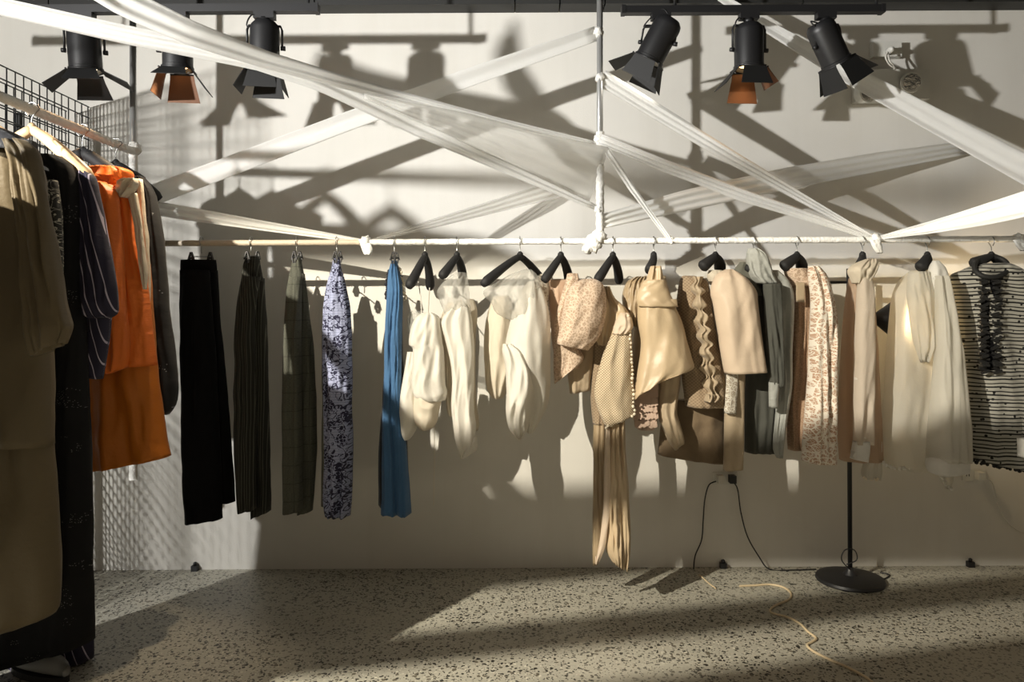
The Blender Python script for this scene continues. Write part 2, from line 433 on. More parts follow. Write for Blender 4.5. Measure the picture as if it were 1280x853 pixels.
def pline(a, b, n, D):
    return [P(lerp(a[0], b[0], i / (n - 1)), lerp(a[1], b[1], i / (n - 1)), D) for i in range(n)]

# ------------------------------------------------------------------ the room
def slab(name, lo, hi, mat):
    lo = Vector(lo); hi = Vector(hi); g = G().box((lo + hi) / 2, hi - lo)
    return struct(mk(name, g.v, g.f, mat, None, False))
CEIL = 2.62
slab('floor', (-6, -3, -0.1), (6, WALL + 0.15, 0.0), M['floor'])
slab('wall_back', (-6, WALL, 0), (6, WALL + 0.15, CEIL), M['plaster'])
slab('ceiling', (-6, 0.9, CEIL), (6, WALL + 0.15, CEIL + 0.1), M['dark'])
# trunking under the ceiling, in lengths with seams
tr = thing('cable_trunking', 'dark grey cable trunking running along the top of the white wall', 'trunking', (0, WALL - 0.05, 2.56))
x = -5.0; seams = [-2.05, -0.87, 0.02, 0.22, 0.42, 1.3, 2.4, 5.0]
for e in seams:
    g = G().box(((x + e) / 2, WALL - 0.05, 2.565), (e - x - 0.006, 0.098, 0.052)); g.build('trunking_length', M['trunk'], tr, False); x = e
g = G().box((0, WALL - 0.06, 2.605), (9.9, 0.118, 0.028)); g.build('top_cover', M['dark'], tr, False)

# ------------------------------------------------------------------ pipe rack
rack = thing('pipe_rack', 'white-taped pipe clothes rack hung on steel posts', 'clothes rack', P(750, 302, RD))
def wrapped(name, a, b, r, mat, n=160, pitch=0.05, amp=0.12, parent=rack):
    a = Vector(a); b = Vector(b); d = b - a; Ln = d.length; T = d.normalized()
    up = Vector((0, 0, 1)) if abs(T.z) < 0.9 else Vector((1, 0, 0))
    A = T.cross(up).normalized(); B = T.cross(A); vs = []; fs = []; k = 14; off = root_off(parent)
    for i in range(n):
        s = Ln * i / (n - 1)
        for j in range(k):
            an = 2 * PI * j / k; q = (s / pitch + an / (2 * PI)) % 1.0
            rr = r * (1 + amp * (q - 0.5) + 0.05 * noise.noise(Vector((s * 30, an, 1))))
            vs.append(a + T * s + (A * math.cos(an) + B * math.sin(an)) * rr - off)
    for i in range(n - 1):
        for j in range(k):
            fs.append((i * k + j, i * k + (j + 1) % k, (i + 1) * k + (j + 1) % k, (i + 1) * k + j))
    fs.append(tuple(range(k))); fs.append(tuple((n - 1) * k + j for j in range(k))[::-1])
    return mk(name, vs, fs, mat, parent)
wrapped('rail', P(450, 303.2, RD), P(1330, 298.5, RD), 0.0125, M['wrap'], 420, 0.075)
wrapped('rail', P(172, 304.6, RD), P(450, 303.2, RD), 0.0120, M['beigebar'], 60, 0.3, 0.02)
XS = P(168, 190, RD).x; ZS = P(168, 190, RD).z
wrapped('side_rail', (XS, 1.18, ZS), (XS, RD, ZS), 0.0155, M['wrap'], 300, 0.06)
def post(px, wy0, wy1):
    t = P(px, 18, RD); bm_ = P(px, wy1, RD); t.z = CEIL
    G().tube([(t.x, RD, CEIL), (bm_.x, RD, bm_.z)], 0.0125, 16).build('post', M['steel'], rack)
    wrapped('post_wrap', P(px, wy0, RD), P(px, wy1, RD), 0.0165, M['wrap'], 120, 0.035, 0.16)
    G().lathe([(0.03, 0), (0.03, 0.012), (0.016, 0.03)], (t.x, RD, CEIL - 0.03), 16, Matrix.Rotation(PI, 3, 'X')).build('flange', M['steel'], rack)
post(750, 165, 303); post(166.5, 178, 600)
def knot(px, py, D, s, seed, tail=None):
    c = P(px, py, D); off = root_off(rack); vs = []; fs = []; n = 14; k = 10
    for i in range(k + 1):
        ph = PI * i / k
        for j in range(n):
            a = 2 * PI * j / n; d = Vector((math.sin(ph) * math.cos(a), math.sin(ph) * math.sin(a), math.cos(ph)))
            r = s * (1 + 0.5 * noise.noise(d * 2.3 + Vector((seed, 0, 0))) + 0.22 * noise.noise(d * 6 + Vector((seed, 4, 0))))
            vs.append(c + d * r - off)
    for i in range(k):
        for j in range(n): fs.append((i * n + j, i * n + (j + 1) % n, (i + 1) * n + (j + 1) % n, (i + 1) * n + j))
    o = mk('tape_knot', vs, fs, M['wrap'], rack)
    if tail: loft('tape_tail', tail, D - 0.02, 0.006, M['wrap'], rack, (2, 0.006), seed, 10, 12)
knot(457, 303, RD, 0.024, 1, [(304, 450, 463), (312, 452, 466), (319, 455, 463)])
knot(742, 304, RD, 0.034, 2); knot(748, 297, RD, 0.030, 3); knot(735, 311, RD, 0.022, 8)
knot(1095, 299, RD, 0.022, 4, [(300, 1087, 1101), (310, 1091, 1103), (317, 1096, 1103)])
knot(838, 301, RD, 0.016, 5); knot(1274, 299, RD, 0.022, 6, [(300, 1266, 1282), (308, 1270, 1284), (314, 1275, 1284)])
knot(750, 97, RD, 0.020, 9); knot(748, 174, RD, 0.020, 10); knot(748, 40, RD, 0.020, 11); knot(168, 186, RD, 0.026, 12); knot(748, 262, RD, 0.018, 13)

# ------------------------------------------------------------------ tapes stretched across the room
def tape(label, path, mat='tape', strands=3, seed=0, twist=0.0, n=40, nw=16, th=0.0012, crease=0.006):
    """path: (px, py, D, width_px) ... ; a creased band with real thickness"""
    pp = [P(x, y, d) for x, y, d, _ in path]; ww = [wpx * d / F for _, _, d, wpx in path]
    vs = []; fs = []; uvs = []; k = len(path); org_ = (pp[0] + pp[-1]) / 2
    cum = [0]
    for a, b_ in zip(pp, pp[1:]): cum.append(cum[-1] + (b_ - a).length)
    for i in range(n):
        s = cum[-1] * i / (n - 1); q = 0
        while q < k - 2 and cum[q + 1] < s: q += 1
        t = (s - cum[q]) / (cum[q + 1] - cum[q]); c = pp[q].lerp(pp[q + 1], t); wd = lerp(ww[q], ww[q + 1], t)
        T = (pp[q + 1] - pp[q]).normalized(); ray = (c - Vector((0, 0, CZ))).normalized()
        W = T.cross(ray).normalized(); Nn = W.cross(T).normalized()
        an = twist * (i / (n - 1)); Wt = W * math.cos(an) + Nn * math.sin(an); Nt = Nn * math.cos(an) - W * math.sin(an)
        for sd in (0, 1):
            for j in range(nw):
                u = j / (nw - 1); u2 = u if sd == 0 else 1 - u
                cr = crease * math.sin(2 * PI * strands * u2 + seed + 1.2 * math.sin(i * 0.13 + seed)) + crease * 0.5 * noise.noise(Vector((u2 * 6, i * 0.12, seed)))
                cr *= min(1.0, wd / 0.05)
                p = c + Wt * (u2 - 0.5) * wd + Nt * (cr + (th if sd else -th))
                vs.append(p - org_); uvs.append((u2 * wd, s))
    nr = 2 * nw
    for i in range(n - 1):
        for j in range(nr): fs.append((i * nr + j, i * nr + (j + 1) % nr, (i + 1) * nr + (j + 1) % nr, (i + 1) * nr + j))
    fs.append(tuple(range(nr))[::-1]); fs.append(tuple((n - 1) * nr + j for j in range(nr)))
    o = mk('tape_strip', vs, fs, M[mat], None, True, uvs); o.location = org_
    return tag(o, label, 'tape', 'white tapes stretched across the room')
tape('broad white tape over the three left spotlights, ending low on the middle post', [(-120, -24, 2.10, 28), (0, 8, 2.20, 22), (160, 44, 2.33, 23), (320, 75, 2.48, 24), (400, 102, 2.58, 23), (520, 160, 2.78, 19), (640, 213, 2.89, 14), (748, 261, RD, 7)], strands=2, seed=1)
tape('broad white tape passing over the copper-lined spotlight to mid-height of the middle post', [(60, -60, 2.05, 42), (158, 4, 2.18, 36), (240, 42, 2.28, 30), (330, 74, 2.42, 22), (420, 100, 2.56, 17), (500, 121, 2.73, 14), (620, 152, 2.86, 11), (747, 181, RD, 7)], strands=2, seed=2.2)
tape('sheer veil of film fanning out towards the middle post', [(455, 120, 2.64, 6), (560, 152, 2.77, 30), (660, 190, 2.9, 52), (748, 222, RD, 78)], 'veil', 4, 3.1, crease=0.004)
tape('white tape slanting from behind the black sleeve up to the top of the middle post', [(170, 252, RD, 25), (300, 203, RD, 24), (450, 146, RD, 23), (600, 92, RD, 22), (745, 42, RD, 18)], strands=1, seed=4, crease=0.003)
tape('flat white tape dropping from the side post onto the beige rail', [(170, 256, RD - 0.02, 18), (240, 268, RD - 0.02, 17), (340, 284, RD - 0.01, 12), (455, 302, RD, 5)], strands=2, seed=5)
tape('thin sheer film running from the rail knot back to the wall', [(460, 302, RD, 3), (540, 280, 3.12, 11), (640, 252, 3.26, 18), (715, 231, 3.385, 24)], 'veil', 3, 6)
tape('white tape crossing down from the upper middle post to the rail knot', [(752, 97, RD, 20), (820, 139, RD, 19), (920, 200, RD, 16), (1010, 252, RD, 11), (1094, 299, RD, 5)], strands=3, seed=7)
tape('white tape sagging from the mid post knot along to the far rail knot', [(750, 174, RD - 0.03, 13), (830, 207, RD - 0.03, 15), (930, 245, RD - 0.03, 15), (1020, 274, RD - 0.02, 11), (1092, 299, RD, 5)], strands=3, seed=8)
tape('short narrow tape from the mid post knot down to the rail', [(752, 178, RD - 0.02, 9), (790, 236, RD - 0.02, 8), (838, 301, RD - 0.01, 5)], strands=2, seed=9)
tape('wide sheer tape climbing from the rail corner to the wall under the emergency light', [(752, 277, RD, 18), (860, 250, 3.1, 26), (985, 223, 3.2, 27), (1100, 202, 3.3, 24), (1206, 185, 3.385, 17)], 'tape', 3, 10)
tape('broad folded white tape descending from the ceiling past the emergency light', [(900, -4, 3.24, 10), (950, 28, 3.21, 13), (1060, 92, 3.14, 22), (1180, 157, 3.0, 28), (1300, 222, 2.85, 33), (1420, 285, 2.7, 36)], strands=1, seed=11, crease=0.012)
tape('pleated white tape fanning from the rail knot past the striped tunic', [(1096, 298, RD, 4), (1160, 285, 2.9, 15), (1230, 268, 2.75, 27), (1300, 250, 2.6, 38), (1400, 225, 2.4, 50)], strands=4, seed=12, twist=0.7, crease=0.012)

# strips added out of view to cast floor bands and darken the low wall
def shade_strip(label, a, b, wv, k=1.0):
    a = Vector(a); b = Vector(b); wv = Vector(wv); o_ = (a + b) / 2; vs = []; fs = []; n = 12; T = (b - a).normalized(); Nn = T.cross(wv).normalized() * 0.0012
    for i in range(n):
        c = a.lerp(b, i / (n - 1)) - o_
        w2 = wv / 2 * lerp(1.0, k, i / (n - 1))
        for p in (c - w2 - Nn, c + w2 - Nn, c + w2 + Nn, c - w2 + Nn): vs.append(p)
    for i in range(n - 1):
        for j in range(4): fs.append((i * 4 + j, i * 4 + (j + 1) % 4, i * 4 + 4 + (j + 1) % 4, i * 4 + 4 + j))
    fs += [(0, 1, 2, 3), tuple((n - 1) * 4 + j for j in (3, 2, 1, 0))]
    o = mk('tape_strip', vs, fs, M['wrap'], None, False); o.location = o_  # added light blocker, shaped like a tape strip
    tag(o, label, 'tape', 'white tapes stretched across the room')
def proj(X, D, z=0.0, f=0.18):
    k = Vector(FLOORL); return k + (Vector((X, D, z)) - k) * f
shade_strip('white strip added out of view to cast the floor band nearer the wall', proj(-2.0, 2.24), proj(2.6, 3.25), (0, 0.046, 0))
shade_strip('white strip added out of view to cast the floor band farther from the wall', proj(-2.0, 1.72), proj(2.6, 2.65), (0, 0.065, 0))
shade_strip('upright white strip added out of view to shade the foot of the wall', proj(-1.2, WALL, 0.17), proj(2.8, WALL, 0.20), (0, 0, 0.062), 1.25)
shade_strip('tapering white strip added out of view to shade the floor along the wall', proj(-1.5, 3.11), proj(1.0, 3.45), (0, 0.112, 0), 0.03)
# ------------------------------------------------------------------ spotlights on tracks
TD = 2.75
TD2 = 2.95
def track(xa, xb, label, TD=TD):
    a = P(xa, 17, TD); b_ = P(xb, 17, TD); zt = (a.z + b_.z) / 2
    t = thing('light_track', label, 'light track', ((a.x + b_.x) / 2, TD, zt))
    G().box(((a.x + b_.x) / 2, TD, zt + 0.014), (b_.x - a.x, 0.036, 0.028)).build('channel', M['black'], t, False)
    for xx in (lerp(a.x, b_.x, 0.2), lerp(a.x, b_.x, 0.98)):
        G().tube([(xx, TD, zt + 0.028), (xx, TD, CEIL)], 0.006, 8).build('drop_rod', M['black'], t)
    for xx in (a.x, b_.x):
        G().box((xx, TD, zt + 0.014), (0.016, 0.04, 0.032)).build('end_cap', M['black'], t, False)
    return zt
z1 = track(-140, 396, 'black ceiling track carrying the three spotlights above the orange dress')
z2 = track(779, 1102, 'black ceiling track carrying the three spotlights right of the middle post', TD2)

def spotlight(label, px, zt, drop, tilt, yaw, flaps, lit, copper=(), size=1.0, lamp_e=0, color=(1, 0.8, 0.55), aim_roll=0.0, aim=None, cone=95, TD=TD):
    """can points along local -Z; tilt about the view axis, then pitch"""
    x = P(px, 40, TD).x
    t = thing('spotlight', label, 'spotlight', (x, TD, zt), 'barn-door spotlights on the ceiling tracks')
    r = 0.053 * size; h = 0.155 * size
    G().box((x, TD, zt - 0.012), (0.075, 0.036, 0.024)).build('track_adapter', M['black'], t, False)
    G().lathe([(0.02, 0), (0.02, 0.02)], (x, TD, zt - 0.04), 16).build('swivel', M['black'], t)
    R = Matrix.Rotation(yaw, 3, 'Z') @ Matrix.Rotation(tilt, 3, 'Y') @ Matrix.Rotation(aim_roll, 3, 'X')
    Ry = Matrix.Rotation(yaw, 3, 'Z') @ Matrix.Rotation(tilt * 0.35, 3, 'Y')
    pv = Vector((x, TD, zt - 0.045)); piv = pv + Ry @ Vector((0, 0, -drop))
    yk = []
    for s in (-1, 1):
        yk.append([Vector((0, 0, 0.0)), Vector((s * (r + 0.004), 0, -0.004)), Vector((s * (r + 0.010), 0, -0.02)), Vector((s * (r + 0.010), 0, -drop))])
    for y_ in yk:
        G().tube([pv + Ry @ q for q in y_], 0.0042, 8, flat=1.6).build('yoke_arm', M['black'], t)
    for s in (-1, 1):
        kc = piv + Ry @ Vector((s * (r + 0.013), 0, 0))
        G().lathe([(0.008, -0.008), (0.009, 0.008)], kc, 12, Ry @ Matrix.Rotation(PI / 2, 3, 'Y')).build('knob', M['black'], t)
    cz0 = 0.55 * h
    can = G(); prof = [(0.004, cz0 + 0.012), (r * 0.72, cz0 + 0.010), (r * 0.95, cz0 - 0.004), (r, cz0 - 0.02), (r, cz0 - h + 0.012), (r * 1.06, cz0 - h + 0.010), (r * 1.06, cz0 - h), (r * 0.9, cz0 - h), (r * 0.86, cz0 - h + 0.035), (0.004, cz0 - h + 0.04)]
    can.lathe(prof, piv, 28, R); c_ = can.build('can', M['black'], t, True, 40)
    cc = curve([pv + Vector((0.0, -0.01, 0)), pv + Ry @ Vector((-r * 1.1, -0.02, -0.015)), piv + R @ Vector((-r * 0.8, -0.015, cz0 + 0.03)), piv + R @ Vector((0, 0, cz0 + 0.008))], 6)
    G().tube(cc, 0.003, 6).build('cable', M['cordblack'], t)
    if lit:
        ln = G(); ln.lathe([(0.002, 0.0), (r * 0.7, 0.0), (r * 0.78, 0.006)], piv + R @ Vector((0, 0, cz0 - h + 0.014)), 20, R); ln.build('lens', M[lit], c_)
    # barn doors hinged on the rim: angle from straight ahead
    rim = cz0 - h
    for k, (az, opn, ln_) in enumerate(flaps):
        Ra = R @ Matrix.Rotation(az, 3, 'Z'); wd0 = r * 0.80; wd1 = r * 1.12; th = 0.0012
        hinge = Vector((r * 1.02, 0, rim - 0.004)); d = Vector((math.sin(opn), 0, -math.cos(opn))); nn = Vector((math.cos(opn), 0, math.sin(opn)))
        q = []
        for sgn in (-1, 1):
            for (dist, wd) in ((0, wd0), (ln_ * 0.25, wd0 * 1.06), (ln_, wd1)):
                for s in (-1, 1):
                    q.append(piv + Ra @ (hinge + d * dist + Vector((0, s * wd, 0)) + nn * th * sgn))
        f = [(0, 1, 3, 2), (2, 3, 5, 4), (7, 6, 8, 9), (9, 8, 10, 11), (0, 6, 7, 1), (4, 5, 11, 10), (0, 2, 8, 6), (2, 4, 10, 8), (1, 7, 9, 3), (3, 9, 11, 5)]
        g = G().add(q, f); fo = g.build('barn_door', M['flapcopper'] if k in copper else M['flap'], t, False)
        G().tube([piv + Ra @ (hinge + Vector((0, -wd0, 0.002))), piv + Ra @ (hinge + Vector((0, wd0, 0.002)))], 0.0035, 8).build('hinge', M['black'], fo)
    if lamp_e:
        p = piv + R @ Vector((0, 0, rim + 0.008))
        l = lamp('spot_bulb', 'SPOT', p, lamp_e, color, 0.02, Vector(aim) if aim else p + R @ Vector((0, 0, -1)), math.radians(cone), 0.6)
    return t
H = PI / 2
fl = 0.095
spotlight('black spotlight with splayed flaps above the wire grid panel', 105, z1, 0.095, -0.06, 0.3, [(0, 1.05, 0.10), (H, 0.75, fl), (PI, 0.9, fl), (-H, 0.65, 0.062)], 'lens', (), 1.06, 8, (1, 0.60, 0.30), aim=(-1.52, 2.15, 1.45), cone=75)
spotlight('black spotlight with copper-lined flaps beside the steel side post', 222, z1, 0.095, 0.0, 0.15, [(0, 0.62, fl), (H, 0.25, 0.10), (PI, 0.25, fl), (-H, 0.95, 0.075)], 'lensw', (1, 2), 1.0, 42, (1, 0.80, 0.55), aim=(-1.36, 2.50, 1.35), cone=58)
spotlight('black spotlight half hidden by the two crossing tapes', 331, z1, 0.085, 0.02, 0.1, [(0, 0.25, fl), (H, 0.2, fl), (PI, 0.45, fl), (-H, 0.15, 0.09)], None, ())
spotlight('black spotlight tipped towards the middle post', 826, z2, 0.07, 0.52, -0.35, [(0, 0.35, fl), (H, 0.5, fl), (PI, 0.75, 0.10), (-H, -0.1, 0.08)], 'lens', (), 1.07, 4, (1, 0.92, 0.8), TD=TD2)
spotlight('upright black spotlight with copper-lined flaps and a warm glow', 936, z2, 0.10, 0.0, 0.1, [(0, 0.5, 0.07), (H, 0.1, 0.115), (PI, 0.7, fl), (-H, 0.25, 0.075)], 'lensw', (0, 1), 1.07, 3, (1, 0.62, 0.3), TD=TD2)
spotlight('black spotlight tipped towards the emergency light', 1032, z2, 0.085, -0.55, 0.35, [(0, 0.65, 0.105), (H, 0.3, fl), (PI, 0.1, fl), (-H, 0.3, 0.095)], None, (), 1.07, TD=TD2)

# ------------------------------------------------------------------ wire grid panels
def grid_panel(label, X, y0, y1, ztop, step, r):
    t = thing('wire_grid_panel', label, 'grid panel', (X, (y0 + y1) / 2, 0))
    v = G().tube([(0, 0, 0.03), (0, 0, ztop)], r, 6); me = None
    n = int(round((y1 - y0) / step))
    for i in range(n + 1):
        yy = y0 + (y1 - y0) * i / n - (y0 + y1) / 2
        if me is None: o = mk('upright_wire', v.v, v.f, M['gridwire'], t); me = o.data
        else: o = link('upright_wire', me, None, t)
        o.location = (0, yy, 0)
    h = G().tube([(0, (y0 - y1) / 2, 0), (0, (y1 - y0) / 2, 0)], r, 6); me = None
    k = int(round((ztop - 0.05) / step))
    for i in range(k + 1):
        if me is None: o = mk('cross_wire', h.v, h.f, M['gridwire'], t); me = o.data
        else: o = link('cross_wire', me, None, t)
        o.location = (2 * r, 0, ztop - 0.002 - i * step)
    for yy in (y0 + 0.15, y1 - 0.25):
        G().box((X, yy, 0.015), (0.06, 0.05, 0.03)).build('foot', M['gridwire'], t, False)
    return t
grid_panel('tall black wire grid panel standing against the wall', -1.925, 1.95, 3.385, 2.115, 0.05, 0.0028)
g2 = grid_panel('second lower wire grid panel behind the tall one', -2.00, 2.20, 3.34, 2.085, 0.05, 0.0026)
G().box((-2.00, 3.02, 1.0), (0.022, 0.022, 1.98)).build('upright_post', M['trunk'], g2, False)

# ------------------------------------------------------------------ hangers
def hanger(label, px, D=RD, yaw=0.0, half=0.2, drop=0.115, mat='blackm', top=None, group='black hangers on the long rail', along='x', zr=None, neck=0.058, fat=1.0, xw=None):
    c = P(px, 302, D)
    if zr is not None: c.z = zr
    if xw is not None: c.x = xw
    t = thing('hanger', label, 'hanger', c, group)
    R = Matrix.Rotation(yaw, 3, 'Z')
    Rh = R if along == 'x' else R
    hk = []
    for i in range(13):
        a = math.radians(-60 + i * 20); hk.append(Vector((0, 0, 0)) + Vector((0.0 if along == 'x' else 0, 0, 0)) + (Vector((0, math.cos(PI - a) * 0.0195, math.sin(a) * 0.0195)) if along == 'x' else Vector((math.cos(PI - a) * 0.0225, 0, math.sin(a) * 0.0225))))
    hk += [Vector((0, 0, -0.025)), Vector((0, 0, -neck - 0.01))]
    G().tube([c + q for q in curve(hk, 3)], 0.0021, 6).build('hook', M['wire'], t)
    arms = G()
    for s in (-1, 1):
        pts = []; rad = []
        for i in range(12):
            q = i / 11; pts.append(Vector((s * half * q, 0.022 * q * q, -neck - drop * (q ** 1.25) - 0.004)))
            rad.append((0.013 + 0.008 * q - (0.010 * max(0, q - 0.9) * 10) * 0.7) * fat)
        pts = [c + R @ p for p in pts]
        arms.tube(pts, rad, 10, flat=1.0)
    arms.lathe([(0.006, -0.014), (0.014, -0.004), (0.012, 0.010), (0.005, 0.018)], c + Vector((0, 0, -neck)), 14)
    arms.build('shoulders', M[mat], t)
    return t
def clip_hanger(label, px, clips, ybar=315, D=RD, spread=None):
    c = P(px, 302, D); t = thing('clip_hanger', label, 'hanger', c, 'clip hangers on the beige rail')
    hk = []
    for i in range(13):
        a = math.radians(-60 + i * 20); hk.append(Vector((0, -math.cos(a) * 0.0195, math.sin(a) * 0.0195)))
    hk += [Vector((0, 0, -0.02)), Vector((0, 0, -(ybar - 302) / F * D))]
    G().tube([c + q for q in curve(hk, 3)], 0.0019, 6).build('hook', M['wire'], t)
    (xa, da), (xb, db) = clips
    a = P(xa, ybar + 4, D + da); b_ = P(xb, ybar + 4, D + db)
    G().tube([a, b_], 0.0022, 6).build('bar', M['wire'], t)
    for q in (a, b_):
        g = G()
        for s in (-1, 1):
            g.box(q + Vector((s * 0.006, 0, 0.002)), (0.0035, 0.016, 0.034), Matrix.Rotation(-s * 0.28, 3, 'Y'))
            g.box(q + Vector((s * 0.005, 0, -0.018)), (0.0035, 0.016, 0.02), Matrix.Rotation(s * 0.2, 3, 'Y'))
        g.tube([q + Vector((-0.006, 0, -0.006)), q + Vector((0.006, 0, -0.006))], 0.004, 8)
        g.build('clip', M['black'], t, False)
    return t

# ------------------------------------------------------------------ cloths
K = {}
K['velvet'] = fabric('black_cotton', (0.006, 0.006, 0.007), sheen=0.02, spec=0.1)
K['pin'] = fabric('dark_pinstripe', (0.020, 0.020, 0.016), pattern='pin', k=1.5, c2=(0.10, 0.10, 0.08), sheen=0.05)
K['tweed'] = fabric('grey_green_tweed', (0.060, 0.062, 0.048), pattern='tweed', c2=(0.105, 0.107, 0.085), sheen=0.05)
K['floral'] = fabric('blue_floral', (0.33, 0.36, 0.52), pattern='floral', c2=(0.022, 0.022, 0.05), sheen=0.05)
K['blue'] = fabric('blue_denim', (0.058, 0.145, 0.29), sheen=0.1, bump=0.2, var=0.25)
K['navylace'] = fabric('navy_lace', (0.012, 0.013, 0.02), pattern='sequin', c2=(0.25, 0.26, 0.28), k=0.8)
K['white'] = fabric('ivory_crepe', (0.77, 0.735, 0.66), rough=0.6, trans=0.22, sheen=0.1, bump=0.06, var=0.04)
K['cream'] = fabric('cream_crepe', (0.76, 0.68, 0.55), rough=0.6, trans=0.22, sheen=0.1, bump=0.06)
K['organza'] = fabric('clear_organza', (0.80, 0.79, 0.74), rough=0.35, trans=0.3, alpha=0.34, sheen=0.0, bump=0.5)
K['whitelace'] = fabric('white_lace', (0.82, 0.78, 0.68), pattern='lace', c2=(0.40, 0.33, 0.25), trans=0.1, alpha=0.85)
K['peachlace'] = fabric('peach_lace', (0.80, 0.64, 0.50), pattern='lace', c2=(0.46, 0.32, 0.22), trans=0.15, k=1.3)
K['peach'] = fabric('peach_lining', (0.66, 0.47, 0.34), trans=0.2)
K['gold'] = fabric('gold_satin', (0.62, 0.48, 0.31), rough=0.42, trans=0.08, sheen=0.0, bump=0.08, spec=0.6)
K['golddark'] = fabric('bronze_satin', (0.40, 0.30, 0.185), rough=0.35, trans=0.05, sheen=0.0, bump=0.08, spec=0.5)
K['crochet'] = fabric('cream_crochet', (0.74, 0.62, 0.44), pattern='crochet', c2=(0.33, 0.24, 0.15), trans=0.1)
K['petal'] = fabric('petal_ruffle', (0.62, 0.46, 0.36), trans=0.15, bump=0.5)
K['tanmesh'] = fabric('tan_mesh', (0.40, 0.30, 0.20), pattern='crochet', c2=(0.26, 0.19, 0.12), k=0.8, trans=0.1)
K['brownskirt'] = fabric('brown_wool', (0.20, 0.145, 0.09), sheen=0.1)
K['shell'] = fabric('shell_silk', (0.72, 0.58, 0.44), rough=0.5, trans=0.12, sheen=0.05, bump=0.08)
K['khaki'] = fabric('khaki_silk', (0.48, 0.38, 0.26), rough=0.5, trans=0.1)
K['greydark'] = fabric('dark_grey_green', (0.075, 0.076, 0.065), sheen=0.05)
K['greymid'] = fabric('mid_grey_green', (0.14, 0.14, 0.115), sheen=0.05)
K['greypale'] = fabric('pale_grey_silk', (0.42, 0.43, 0.40), rough=0.45, trans=0.15, bump=0.3)
K['roselace'] = fabric('rose_lace', (0.50, 0.34, 0.23), pattern='lace', c2=(0.33, 0.21, 0.13), k=1.8, trans=0.15)
K['whitecrochet'] = fabric('white_rosette_lace', (0.90, 0.83, 0.72), pattern='lace', c2=(0.52, 0.33, 0.22), k=0.72, trans=0.1)
K['peachsheer'] = fabric('peach_organza', (0.66, 0.47, 0.33), rough=0.5, trans=0.35, alpha=0.66, sheen=0.0)
K['whitesheer'] = fabric('white_organza', (0.82, 0.79, 0.71), rough=0.5, trans=0.4, alpha=0.72, sheen=0.0)
K['whitesolid'] = fabric('white_poplin', (0.86, 0.845, 0.80), rough=0.6, trans=0.25)
K['beadsheer'] = fabric('beaded_blush_organza', (0.80, 0.71, 0.60), rough=0.5, trans=0.3, alpha=0.85, pattern='sequin', c2=(0.9, 0.86, 0.78), k=0.25)
K['rows'] = fabric('striped_thread_cloth', (0.43, 0.42, 0.375), pattern='rows', c2=(0.012, 0.012, 0.012), trans=0.15)
K['trim'] = simple('pearl_trim', (0.74, 0.66, 0.52), 0.4)
K['blacktrim'] = simple('black_trim', (0.012, 0.012, 0.012), 0.7)
K['tan'] = fabric('olive_tan_silk', (0.130, 0.100, 0.058), rough=0.55, trans=0.16, sheen=0.05, var=0.1)
K['sequin'] = fabric('black_sequin', (0.006, 0.006, 0.007), pattern='sequin', c2=(0.16, 0.16, 0.16), k=1.5, spec=0.2, sheen=0.02)
K['chalk'] = fabric('navy_chalkstripe', (0.022, 0.020, 0.042), pattern='chalk', c2=(0.42, 0.38, 0.48), sheen=0.05)
K['orange'] = fabric('orange_silk', (0.86, 0.20, 0.025), rough=0.5, trans=0.18, sheen=0.05, bump=0.2)
K['orangedark'] = fabric('burnt_orange_silk', (0.58, 0.17, 0.012), rough=0.5, trans=0.12, sheen=0.05, bump=0.12)
K['bone'] = fabric('bone_ribbon', (0.66, 0.58, 0.45), rough=0.5)
K['scroll'] = fabric('scroll_print', (0.03, 0.03, 0.03), pattern='scroll', c2=(0.45, 0.43, 0.36))
K['blackgloss'] = fabric('black_sheer_beaded', (0.008, 0.008, 0.010), pattern='sequin', c2=(0.28, 0.28, 0.30), k=0.7, spec=0.4)

def garment(name, label, cat, px, py, D=RD, group='clothes on the long rail'):
    return thing(name, label, cat, P(px, py, D), group)

# --- 1 black trousers
clip_hanger('wire clip hanger holding the black wide-leg trousers', 252, ((239, -0.02), (263, 0.02)), 317)
t = garment('trousers', 'plain black wide-leg trousers clipped to the beige rail', 'trousers', 250, 640)
loft('waistband', [(325, 226, 270.5), (332, 225.5, 271.5), (340, 225.5, 272)], RD - 0.005, 0.020, K['velvet'], t, (2, 0.006), 1, nv=8)
loft('leg', [(338, 240, 272), (400, 248, 276), (450, 252, 281), (550, 256, 289), (627, 260, 294)], RD + 0.03, 0.030, K['velvet'], t, (2, 0.014), 2)
loft('leg', [(338, 225.5, 262), (400, 225, 266), (450, 226, 270), (550, 228, 275), (610, 230, 277), (232, 654, 278, 648)], RD - 0.03, 0.034, K['velvet'], t, (2, 0.016), 3)
# --- 2 pinstripe trousers
clip_hanger('wire clip hanger holding the pinstriped trousers', 314, ((309, -0.06), (322, 0.04)), 316)
t = garment('trousers', 'dark pinstriped trousers gathered on clips', 'trousers', 316, 640)
loft('waistband', [(321, 309, 324), (330, 305, 325), (340, 303.5, 327), (352, 303, 330)], RD, 0.035, K['pin'], t, (4, 0.008), 4, nv=14)
loft('leg', [(348, 306, 330), (400, 308, 333), (450, 310, 334.5), (550, 312, 337), (316, 647, 338.5, 638)], RD + 0.03, 0.04, K['pin'], t, (3, 0.014), 5, hem=0.006)
loft('leg', [(346, 303, 325), (365, 299, 322), (390, 296, 319), (450, 294.5, 319), (550, 293.5, 320), (297, 640, 320, 636)], RD - 0.03, 0.045, K['pin'], t, (3, 0.014), 6, hem=0.006)
